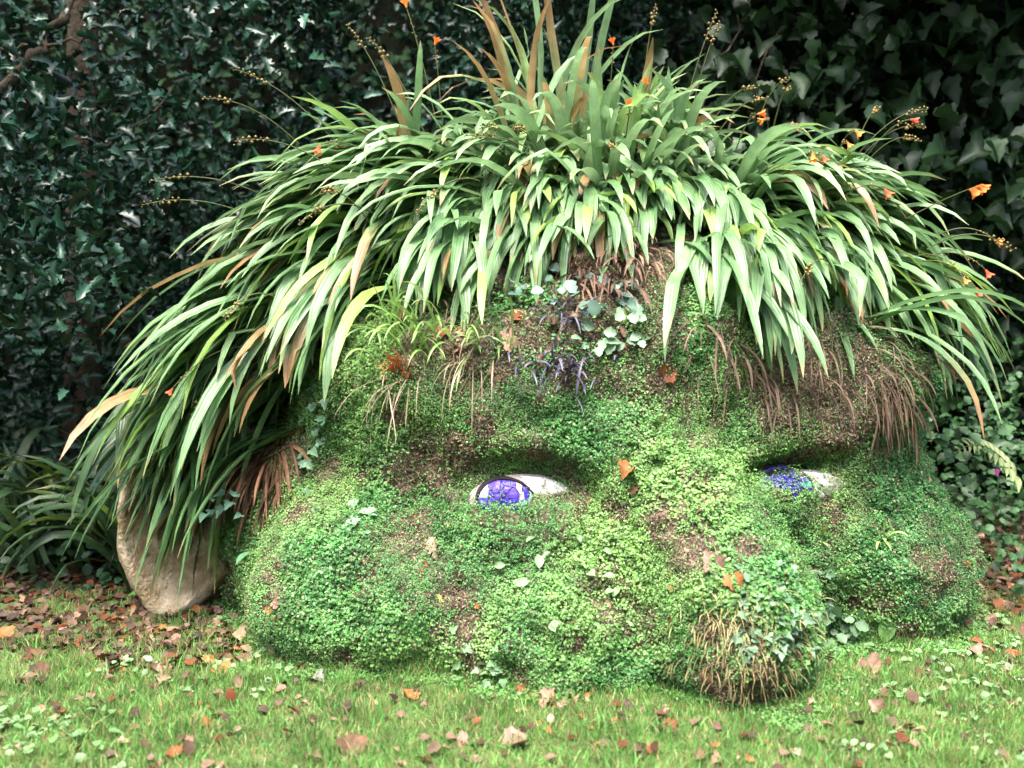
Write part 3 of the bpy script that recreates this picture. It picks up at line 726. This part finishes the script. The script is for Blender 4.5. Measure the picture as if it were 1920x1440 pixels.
# ------------------------------------------------------------------ woodland added behind the viewer to block low skylight
WV, WF, WC, wb_ = [], [], [], 0
for x, y in ((-5.5, -4.5), (0.5, -7.0), (6.5, -4.0), (-8.5, 1.5), (9.0, 2.0)):
    v, f = tube(bend((x, y, -.2), (x + .3, y, 8), (x - .4, y, 4)), np.linspace(.25, .08, 10), 6)
    f = np.concatenate([f[:, [0, 1, 2]], f[:, [0, 2, 3]]])
    WV.append(v); WF.append(f + wb_); WC.append(np.tile([.05, .04, .03], (len(v), 1))); wb_ += len(v)
    v, f, c = twiggy(T_OVAL, box_pts(150, (x - 3, y - 2, 1.0), (x + 3, y + 2, 8.5)), .5, 14, .42, (.04, .08, .03), M_BROAD)
    WV.append(v); WF.append(f + wb_); WC.append(c); wb_ += len(v)
tag(link('unseen_woodland', mesh('unseen_woodland', np.concatenate(WV), np.concatenate(WF), M_BROAD, np.concatenate(WC))), 'unseen wood added behind the viewer to block low skylight', 'unseen_woodland', kind='stuff')

# ------------------------------------------------------------------ flower stalks, seed heads
octa = (np.array([(1, 0, 0), (-1, 0, 0), (0, 1, 0), (0, -1, 0), (0, 0, 1), (0, 0, -1)], float), np.array([[0, 2, 4], [2, 1, 4], [1, 3, 4], [3, 0, 4], [2, 0, 5], [1, 2, 5], [3, 1, 5], [0, 3, 5]]))
def flower_mesh(col):
    V, f, c = [], [], []
    for k in range(6):
        a = k * math.pi / 3; ca, sa = math.cos(a), math.sin(a)
        prof = [(0, .10, .05), (.45, .16, .15), (.8, .36, .26), (1.0, .62, .06)]
        b = len(V)
        for z, r, w in prof:
            for sg in (-1, 1): V.append((z, r * ca - sg * w * sa, r * sa + sg * w * ca)); c.append(np.array(col) * (1.15 - .3 * (1 - z)))
        for j in range(3): f.append([b + 2 * j, b + 2 * j + 1, b + 2 * j + 3, b + 2 * j + 2])
    return mesh('flower', np.array(V) * [1, 1, 1], np.array(f), M_PETAL, np.array(c))
FL = [flower_mesh(c) for c in ((.75, .20, .04), (.66, .12, .05), (.75, .28, .07))]
def pods_mesh(pts, size, col):
    Vs, Fs, Cs = [], [], []
    t = unit(np.gradient(pts, axis=0)); sd = unit(np.cross(t, [0, 1.0, .1]))
    for k in range(len(pts)):
        P = pts[k] + sd[k] * size * rng.uniform(.5, 1.3) * (1 if k % 2 else -1) + rng.normal(0, .003, 3); s = size * (1.15 - .6 * k / len(pts)) * rng.uniform(.6, 1.25)
        Vs.append(octa[0] * [s * 1.1, s * .9, s * 1.0] + P); Fs.append(octa[1] + 6 * k); Cs.append(np.tile(np.array(col) * rng.uniform(.7, 1.3), (6, 1)))
    return np.concatenate(Vs), np.concatenate(Fs), np.concatenate(Cs)
def stalk(key, bx, by, tx, ty, Y0, Y1, kind='pods', arch=.12, n=12, size=.008, heads=1):
    o = HAIR[key]; a, b = at(bx, by, Y0), at(tx, ty, Y1)
    pts = bend(a, b, (a + b) / 2 + np.array([0, -.03, arch]), 22)
    v, f = tube(pts, np.linspace(.0034, .002, 22), 4)
    st = link('flower_stalk', mesh('flower_stalk', v, f, M_BROAD, np.tile([.08, .09, .03], (len(v), 1))), o)
    d = unit(pts[-1] - pts[-4])
    for hd in range(heads):
        off = np.array([0, 0, 0]) if hd == 0 else rng.normal(0, .05, 3) * [1, .4, 1]
        q = np.linspace(.70, 1, n)
        seg = np.stack([np.interp(q, np.linspace(0, 1, 22), pts[:, j]) for j in range(3)], 1) + off * (q - .66)[:, None] * 3
        if kind == 'pods':
            v, f, c = pods_mesh(seg, size, (.22, .15, .045)); link('seed_head', mesh('seed_head', v, f, M_BROAD, c), st)
        else:
            m = FL[rng.integers(3)]
            k = 7 if kind == 'spike' else 1
            for j in range(k):
                P = seg[-1 - j] if k > 1 else seg[-1]
                place(m, 'flower', P, (0, -1, .2), unit(d + rng.normal(0, .3, 3) + np.array([0, -.5, -.8 if k > 1 else 0])), rng.uniform(.03, .044), st)
            if kind == 'mix' or k == 1:
                v, f, c = pods_mesh(seg[:-2], size * .8, (.20, .15, .045)); link('seed_head', mesh('seed_head', v, f, M_BROAD, c), st)
for args in (('upper_left', 640, 280, 440, 130, 4.9, 4.75), ('upper_left', 560, 270, 380, 185, 4.9, 4.7), 
             ('mid_left', 520, 380, 280, 340, 4.8, 4.6), ('mid_left', 500, 420, 265, 385, 4.8, 4.55), ('mid_left', 640, 330, 440, 265, 4.6, 4.4),
             ('crown_left', 800, 260, 690, 70, 5.0, 5.0), ('crown_left', 760, 260, 650, 45, 5.0, 5.0), 
             ('crown_right', 1270, 260, 1345, 20, 5.0, 4.95), ('crown_right', 1290, 240, 1350, 42, 5.0, 4.9), ('crown_right', 1200, 200, 1230, 10, 5.0, 4.95),
             ('upper_right', 1330, 240, 1420, 165, 4.9, 4.8), ('upper_right', 1340, 260, 1440, 185, 4.9, 4.8), ('upper_right', 1420, 230, 1480, 150, 4.9, 4.8), ('upper_right', 1450, 240, 1480, 170, 4.9, 4.8), ('upper_right', 1440, 270, 1500, 245, 4.8, 4.7),
             ('upper_right', 1600, 300, 1740, 205, 4.8, 4.7), ('upper_right', 1610, 300, 1735, 240, 4.8, 4.7), ('upper_right', 1620, 310, 1725, 265, 4.8, 4.65), ('upper_right', 1600, 290, 1650, 205, 4.8, 4.75),
             ('fringe_mid', 1000, 330, 900, 235, 4.6, 4.4), ('fringe_mid', 1030, 330, 960, 240, 4.6, 4.4), ('fringe_mid', 1060, 330, 870, 255, 4.6, 4.4), ('fringe_mid', 1120, 320, 1150, 280, 4.6, 4.35), ('fringe_mid_left', 900, 340, 780, 400, 4.5, 4.2),
             ('fringe_left', 700, 400, 560, 420, 4.5, 4.2), ('fringe_left', 700, 430, 600, 360, 4.5, 4.2), ('low_left', 430, 650, 350, 830, 4.4, 4.25), ('low_left', 520, 560, 420, 600, 4.4, 4.2), ('fringe_far_right', 1560, 500, 1500, 530, 4.3, 4.05), ('right_side', 1750, 460, 1900, 470, 4.5, 4.4)):
    stalk(*args)
for args in (('crown_right', 1180, 290, 1215, 158, 4.9, 4.6), ('crown_right', 1170, 300, 1182, 200, 4.8, 4.55), ('crown_left', 820, 240, 762, 14, 5.0, 5.0), ('crown_left', 830, 240, 815, 84, 4.95, 4.9), ('crown', 1140, 240, 1150, 84, 5.0, 4.95),
             ('upper_right', 1380, 280, 1420, 214, 4.8, 4.7), ('upper_right', 1440, 280, 1436, 222, 4.8, 4.7), ('upper_right', 1560, 310, 1603, 244, 4.75, 4.6), ('upper_right', 1560, 320, 1588, 266, 4.75, 4.6), ('upper_right', 1500, 330, 1524, 286, 4.7, 4.5), ('upper_right', 1510, 330, 1542, 292, 4.7, 4.5),
             ('upper_right', 1620, 300, 1707, 224, 4.8, 4.7), ('fringe_far_right', 1570, 380, 1658, 354, 4.5, 4.3), ('right_side', 1740, 480, 1848, 506, 4.5, 4.35), ('right_side', 1720, 480, 1806, 520, 4.5, 4.3), ('right_side', 1730, 490, 1830, 540, 4.5, 4.3), ('right_side', 1760, 440, 1864, 450, 4.6, 4.5),
             ('low_left', 450, 650, 324, 728, 4.4, 4.2), ('upper_left', 700, 300, 600, 272, 4.8, 4.5)):
    stalk(*args, kind='flower', arch=.08, n=8, size=.007)
stalk('right_side', 1700, 410, 1840, 346, 4.5, 4.3, kind='spike', arch=.02, n=12)

# ------------------------------------------------------------------ dead hanging leaf skirts under the hair (parts of their plants)
def skirt(key, px0, px1, py0, py1, n, length, col, w=.010, lean=0.):
    B, Nn = [], []
    while len(B) < n:
        P, nr = hit(rng.uniform(px0, px1), rng.uniform(py0, py1), False)
        if P is not None: B.append(P); Nn.append(nr)
    B, Nn = np.array(B), np.array(Nn)
    d0 = unit(Nn * .12 + np.array([lean, -.05, -.8]) + rng.normal(0, .4, (n, 3)))
    C = strap_curves(B, d0, rng.uniform(.5, 1.2, n) * length, np.full(n, 2.0), off=.02)
    Vv = strap_verts(C, rng.uniform(.5, 1.6, n) * w, rng.normal(0, .8, n)).reshape(-1, 3)
    f = (STRAP_F[None] + (np.arange(n) * (SEG * 3 + 3))[:, None, None]).reshape(-1, 4)
    c = np.repeat(np.array(col) * rng.uniform(.4, 1.8, (n, 1)), SEG * 3 + 3, 0)
    o = link('dead_leaves', mesh('dead_leaves', Vv, f, M_DRY, c), HAIR[key]); tag(o, 'brown dead blades hanging beneath the green ones', kind='stuff')
skirt('low_left', 430, 540, 680, 880, 130, .40, (.11, .058, .032), .014)
skirt('fringe_mid', 960, 1240, 450, 560, 170, .22, (.13, .075, .05))
skirt('fringe_mid_left', 780, 980, 520, 640, 90, .2, (.16, .10, .065), .007)
skirt('fringe_far_right', 1430, 1680, 610, 760, 110, .22, (.07, .048, .032), .005)
skirt('right_side', 1640, 1710, 660, 790, 60, .26, (.075, .046, .028), .007)
skirt('fringe_right', 1300, 1430, 560, 700, 90, .25, (.10, .065, .045), .008)

# ------------------------------------------------------------------ small plants growing on the face
def tuft(name, label, px, py, sx, sy, n, length, width, col, col2, droop=2.0, up=.8, jit=.5, fwd=.4, out=.4, cat='plant', parts=True, group=None, flow=(0, 0)):
    B, Nn = [], []
    while len(B) < n:
        P, nr = hit(rng.normal(px, sx), rng.normal(py, sy))
        B.append(P); Nn.append(nr)
    B, Nn = np.array(B), np.array(Nn)
    d0 = unit(Nn * out + np.array([flow[0], -fwd, up + flow[1]]) + rng.normal(0, jit, (n, 3)))
    C = strap_curves(B, d0, rng.uniform(.5, 1.2, n) * length, rng.uniform(.7, 1.3, n) * droop, off=.012)
    Vv = strap_verts(C, rng.uniform(.6, 1.3, n) * width, rng.normal(0, .5, n)).reshape(n, -1, 3)
    t = rng.random((n, 1)); cc = np.repeat((np.array(col) * (1 - t) + np.array(col2) * t)[:, None], SEG * 3 + 3, 1)
    o = empty(name, B.mean(0)); tag(o, label, cat, group)
    if parts:
        for j in range(n): link('blade', mesh('blade', Vv[j], STRAP_F, M_STRAP, cc[j]), o)
    else:
        f = (STRAP_F[None] + (np.arange(n) * (SEG * 3 + 3))[:, None, None]).reshape(-1, 4)
        tag(link('blades', mesh('blades', Vv.reshape(-1, 3), f, M_GRASS, cc.reshape(-1, 3)), o), kind='stuff')
    return o
tuft('grass_tuft', 'bright green grass tuft growing on the brow under the left fringe', 770, 650, 45, 18, 55, .34, .012, (.13, .27, .05), (.22, .34, .10), 2.2, 1.0)
tuft('grass_tuft', 'thin green sprouts on the brow between the bright tuft and the dark tuft', 900, 650, 45, 18, 26, .22, .012, (.12, .22, .05), (.20, .26, .09), 2.4, .9)
tuft('rush_tuft', 'small rust-red tuft of short blades on the left brow', 745, 700, 14, 8, 26, .11, .010, (.34, .07, .025), (.42, .14, .05), .8, .9, .35)
tuft('straw_tuft', 'straw-coloured limp strands trailing from the rust-red tuft', 750, 712, 24, 8, 20, .30, .005, (.30, .22, .14), (.40, .32, .22), 2.5, -.5, .35, .3, out=.2, flow=(-.5, 0))
tuft('straw_tuft', 'straw-coloured limp strands hanging on the brow right of the rust-red tuft', 880, 672, 26, 10, 16, .26, .005, (.28, .2, .13), (.38, .3, .2), 2.5, -.5, .35, .3, out=.2, flow=(-.3, 0))
tuft('dark_grass', 'purple-black grass tuft on the forehead under the central fringe', 1040, 690, 50, 16, 60, .16, .010, (.03, .025, .045), (.13, .12, .18), 2.0, .7, .6)
tuft('dark_grass', 'smaller black grass tuft just below the central fringe tips', 1050, 600, 14, 12, 22, .15, .009, (.04, .035, .05), (.14, .13, .19), 1.6, .8, .5)
tuft('dry_grass', 'straw-dry grass hanging over the tip of the nose', 1405, 1160, 65, 45, 230, .09, .003, (.34, .27, .14), (.20, .21, .07), 2.6, -.1, .55, .35, out=.2, parts=False)
tuft('dry_grass', 'dry brown grass skirt at the foot of the nose tip', 1400, 1240, 70, 40, 190, .085, .003, (.24, .15, .07), (.20, .20, .08), 2.6, -.3, .5, .3, out=.15, parts=False)
tuft('grass_tuft', 'yellow-green sprout standing on the far cheek', 1655, 1020, 4, 4, 6, .13, .014, (.30, .40, .12), (.24, .36, .09), 3.0, .9, .4)
tuft('grass_tuft', 'small bronze-green sprout near the middle of the far cheek', 1540, 1010, 6, 4, 8, .10, .010, (.25, .22, .05), (.16, .30, .06), 1.5, 1.0, .4)
herb('ivy_trail', 'pale ivy trail climbing the temple beside the ear', T_IVY, M_BROAD, 575, 625, 720, 980, 0, 0, 17, .052, (.10, .19, .11), .25)
herb('ivy_trail', 'grey-green ivy sprig on the rim of the stone ear', T_IVY, M_BROAD, 375, 455, 925, 970, 4.35, 4.4, 9, .055, (.07, .15, .10), .3, onhit=False)
herb('strawberry_plant', 'pale lobed-leaf plant on the cheek below the temple ivy', T_CLOVER, M_BROAD, 640, 700, 960, 1010, 0, 0, 14, .05, (.15, .27, .14), .3)
herb('herb_plant', 'blue-green rounded leaves tucked under the central fringe', T_CLOVER, M_BROAD, 960, 1210, 520, 610, 0, 0, 34, .055, (.10, .17, .13), .5, lift=.1)
herb('herb_plant', 'grey-green lobed leaves beside the dark tuft on the forehead', T_CLOVER, M_BROAD, 1070, 1210, 585, 660, 0, 0, 24, .055, (.14, .23, .13), .5, lift=.08)
herb('ivy_trail', 'grey-green ivy covering the far side of the nose', T_IVY, M_BROAD, 1380, 1560, 1060, 1230, 0, 0, 110, .042, (.09, .17, .09), .35, lift=.03)
herb('herb_plant', 'pale ivy-like leaves at the crease foot below the cheek', T_IVY, M_BROAD, 840, 940, 1180, 1290, 0, 0, 16, .045, (.13, .24, .11), .4)
herb('herb_plant', 'broad pale leaves scattered over the middle of the cheek', T_OVAL, M_BROAD, 920, 1180, 1000, 1180, 0, 0, 20, .05, (.16, .27, .12), .4)
herb('dock_plant', 'dock with two broad bright leaves at the foot of the stone ear', T_OVAL, M_BROAD, 300, 335, 1105, 1150, 0, 0, 3, .13, (.10, .24, .06), .3)
herb('dock_plant', 'dark green broad-leaved dock beside the stone ear on the moss', T_OVAL, M_BROAD, 480, 500, 1010, 1030, 0, 0, 2, .10, (.06, .15, .07), .3)
herb('herb_plant', 'dark green broad leaves at the foot of the far cheek', T_OVAL, M_BROAD, 1650, 1715, 1190, 1215, 0, 0, 4, .11, (.11, .22, .06), .3)
herb('herb_plant', 'lobed weeds with bluish leaves at the foot of the far nose side', T_CLOVER, M_BROAD, 1530, 1620, 1140, 1230, 0, 0, 34, .05, (.10, .19, .09), .4)
herb('herb_plant', 'small pale weeds in the lawn at the lower left corner', T_CLOVER, M_BROAD, 20, 210, 1340, 1430, 0, 0, 30, .034, (.11, .21, .07), .4)
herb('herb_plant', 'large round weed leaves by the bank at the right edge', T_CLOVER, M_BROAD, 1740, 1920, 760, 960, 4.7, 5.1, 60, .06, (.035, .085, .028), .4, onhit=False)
pf = empty('pink_flower', at(1870, 893, 4.7)); tag(pf, 'single small magenta flower among the weeds at the right edge', 'flower')
place(flower_mesh((.55, .12, .40)), 'petals', at(1870, 893, 4.7), (0, -1, .2), (0, -.6, .6), .035, pf)
v, f = tube(bend(at(1872, 897, 4.71), at(1880, 970, 4.75), at(1868, 940, 4.72)), [.002] * 10, 4); link('stem', mesh('stem', v, f, M_BROAD, np.tile([.06, .12, .04], (len(v), 1))), pf)

# ------------------------------------------------------------------ fallen leaves
DRYC = {'tan': (.42, .27, .17), 'pink': (.46, .27, .20), 'orange': (.46, .19, .06), 'rust': (.32, .10, .035), 'brown': (.20, .11, .06), 'pale': (.55, .47, .33), 'grey': (.30, .27, .25), 'yellow': (.58, .48, .16), 'plum': (.16, .07, .08)}
TY = {'maple': T_MAPLE, 'oak': T_OAK, 'oval': T_OVAL}
LM = {}
def fallen(px, py, ty, size, colr, label, group=None, lift=.012, flat=.26):
    size = size * .72; P, nr = hit(px, py)
    v = rng.integers(3); key = (ty, colr, int(v))
    if key not in LM: LM[key] = leaf_mesh(TY[ty], M_DRY, np.array(DRYC[colr]) * .5, 'fallen_leaf', .3, rng.uniform(.5, 1.3))
    o = place(LM[key], 'fallen_leaf', P + nr * lift, unit(nr + np.array([0, -.25, 0]) + rng.normal(0, flat, 3)), rng.normal(0, 1, 3), size)
    tag(o, label, 'leaf', group); return o
NAMED = [(985, 1395, 'maple', .17, 'pink', 'largest dull pink sycamore leaf lying on the lawn in front'),
 (660, 1420, 'maple', .13, 'brown', 'curled brown leaf on the front lawn at the bottom edge'),
 (410, 1240, 'maple', .12, 'orange', 'bright orange lobed leaf on the ground below the jaw'),
 (585, 1275, 'maple', .10, 'grey', 'pale upturned grey-white leaf at the foot of the cheek'),
 (300, 1190, 'oval', .11, 'rust', 'rusty leaf by the dock at the foot of the ear'),
 (325, 1248, 'oak', .12, 'pink', 'pinkish oak leaf in the litter, farther of a pair'),
 (285, 1295, 'oak', .13, 'tan', 'tan oak leaf in the grass, nearer of a pair'),
 (820, 1055, 'oak', .15, 'pink', 'long pinkish oak leaf standing on the cheek'),
 (800, 1070, 'maple', .07, 'rust', 'small rust leaf beside the long oak leaf on the cheek'),
 (1000, 1305, 'maple', .13, 'rust', 'rust-red curled leaf at the foot of the face, left of the heap'),
 (1045, 1318, 'maple', .14, 'tan', 'tan star-shaped sycamore leaf in the heap at the foot of the face'),
 (1112, 1305, 'oval', .085, 'orange', 'round orange leaf right of the heap at the foot of the face'),
 (1080, 1322, 'oak', .11, 'pink', 'pinkish oak leaf in the heap at the foot of the face'),
 (770, 1315, 'maple', .10, 'orange', 'orange-brown curled leaf in the grass before the crease'),
 (1190, 1320, 'oval', .09, 'plum', 'dark plum leaf at the foot of the nose wing'),
 (1210, 1150, 'oak', .09, 'rust', 'rust-brown leaf on the nose wing'),
 (1130, 1120, 'oak', .08, 'pink', 'small narrow pink leaf on the middle of the nose wing'),
 (1345, 1070, 'maple', .11, 'pink', 'pink sycamore leaf on the nose ridge above the dry grass'),
 (1375, 1080, 'maple', .10, 'orange', 'orange-brown leaf on the nose ridge beside the pink one'),
 (1655, 985, 'oval', .08, 'orange', 'orange leaf on top of the far cheek'),
 (1675, 985, 'maple', .08, 'pale', 'pale leaf beside the orange one on the far cheek'),
 (1645, 1268, 'maple', .14, 'pink', 'large pinkish-brown leaf on the lawn by the far cheek'),
 (1480, 1410, 'oval', .09, 'pale', 'pale cream oval leaf on the front lawn right of the nose'),
 (1575, 1325, 'oval', .08, 'yellow', 'yellow-green leaf in the lawn right of the nose tip'),
 (1690, 1395, 'oak', .10, 'tan', 'long tan leaf on the right front lawn'),
 (1705, 1375, 'oval', .07, 'pink', 'small pinkish leaf beside the long tan leaf'),
 (1900, 1262, 'oval', .09, 'grey', 'pale grey leaf at the right edge of the lawn'),
 (1800, 1270, 'oval', .07, 'pink', 'small round pink leaf on the right lawn'),
 (1185, 875, 'maple', .09, 'orange', 'orange leaf on the nose bridge between the eyes'),
 (1205, 905, 'oak', .10, 'brown', 'narrow brown leaf on the nose bridge'),
 (1268, 895, 'oak', .09, 'pink', 'narrow pink leaf on the nose ridge'),
 (942, 826, 'oval', .04, 'pink', 'tiny pink leaf on the brow above the near eye'),
 (825, 915, 'oval', .045, 'pink', 'tiny rolled pink leaf at the outer corner of the near eye'),
 (1245, 705, 'maple', .10, 'rust', 'dark red leaf beneath the gap in the fringe'),
 (1275, 735, 'oak', .12, 'pink', 'pinkish leaf on the forehead above the nose'),
 (1245, 790, 'maple', .10, 'yellow', 'yellow-green lobed leaf on the bridge of the nose'),
 (960, 655, 'maple', .09, 'tan', 'crumpled tan leaf left of the dark tuft'),
 (830, 620, 'maple', .10, 'rust', 'rusty curled leaf behind the straw strands'),
 (1010, 665, 'oak', .10, 'pink', 'curled pink leaf hanging beside the dark tuft'),
 (1060, 600, 'oak', .10, 'tan', 'upright tan leaf under the central fringe')]
for a in NAMED: fallen(*a)
def strew(n, x0, x1, y0, y1, tys, cols, s0, s1, label, group, bed=None):
    for _ in range(n):
        ty, cl, sz_ = tys[rng.integers(len(tys))], cols[rng.integers(len(cols))], rng.uniform(s0, s1)
        look = ('small ' if sz_ < (s0 + s1) / 2 else 'larger ') + cl + {'maple': ' lobed', 'oak': ' wavy-edged', 'oval': ' oval'}[ty] + ' fallen leaf '
        fallen(rng.uniform(x0, x1), rng.uniform(y0, y1), ty, sz_, cl, look + label, group)
ALL = ['tan', 'pink', 'rust', 'brown', 'orange', 'pink', 'tan']
strew(55, 0, 520, 1120, 1270, ['maple', 'oak', 'oval'], ALL, .05, .12, 'in the litter below the ear', 'litter below the ear')
strew(38, 0, 640, 1260, 1440, ['oval', 'oak', 'maple'], ALL, .03, .08, 'on the left half of the lawn', 'leaves on the left lawn')
strew(34, 640, 1280, 1310, 1440, ['oval', 'oak', 'maple'], ALL, .03, .08, 'on the lawn before the face', 'leaves on the middle lawn')
strew(34, 1280, 1920, 1250, 1440, ['oval', 'oak', 'maple'], ALL, .03, .075, 'on the right half of the lawn', 'leaves on the right lawn')
strew(38, 1810, 1920, 985, 1240, ['maple', 'oak', 'oval'], ['rust', 'brown', 'tan', 'rust', 'pink'], .06, .13, 'in the litter beside the far cheek', 'litter beside the far cheek')
strew(30, 560, 1280, 960, 1280, ['oval', 'oak'], ['rust', 'pink', 'tan', 'pale', 'orange', 'yellow'], .025, .06, 'in the moss of the near cheek', 'leaves on the near cheek')
strew(18, 1140, 1760, 880, 1180, ['oval', 'oak'], ['rust', 'pink', 'tan', 'orange', 'pale'], .025, .06, 'in the moss of nose and far cheek', 'leaves on the nose and far cheek')
strew(28, 780, 1300, 560, 720, ['oval', 'oak', 'maple'], ['rust', 'pink', 'tan', 'brown'], .03, .08, 'among the plants on the forehead', 'leaves on the forehead')
# leaf litter too fine to pick apart on the earth beds
P = rng.uniform((-4.2, 3.9, 0), (4.6, 6.6, 0), (24000, 3)); P = P[in_bed(P) & (fbm(P, 2.5, 66) > .34 * (P[:, 1] < 4.75)) & (sdf(P) > .02)]; P[:, 2] = gz(P) + rng.uniform(.002, .02, len(P)); n = len(P)
Q = rng.uniform((-2.6, 2.5, 0), (2.9, 4.7, 0), (900, 3)); Q = Q[sdf(Q) > .02]; Q[:, 2] = gz(Q) + .02; P = np.concatenate([P, Q]); n = len(P)
pal = np.array([DRYC[k] for k in ('brown', 'rust', 'tan', 'brown', 'pink')])
v, f, c = swarm(T_CLOVER, P, unit(np.array([0, -.1, 1]) + rng.normal(0, .35, (n, 3))), rng.normal(0, 1, (n, 3)), rng.uniform(.02, .06, n), pal[rng.integers(0, 5, n)] * rng.uniform(.08, .42, (n, 1)))
tag(link('leaf_litter', mesh('leaf_litter', v, f, M_DRY, c)), 'crumbled brown leaf litter on the earth either side of the head', 'litter', kind='stuff')

# leaves that look alike within one patch are told apart by their order across it
from collections import defaultdict
same = defaultdict(list)
for o in list(COL.objects):
    if o.name.startswith('fallen_leaf') and o.parent is None: same[o['label']].append(o)
ORD = ['first', 'second', 'third', 'fourth', 'fifth', 'sixth', 'seventh', 'eighth', 'ninth', 'tenth', 'eleventh', 'twelfth']
for lab, os_ in same.items():
    if len(os_) > 1:
        os_.sort(key=lambda o: to_px(np.array(o.matrix_basis.to_translation()))[0])
        for k, o in enumerate(os_): o['label'] = lab + ', ' + ORD[min(k, 11)] + ' from left'
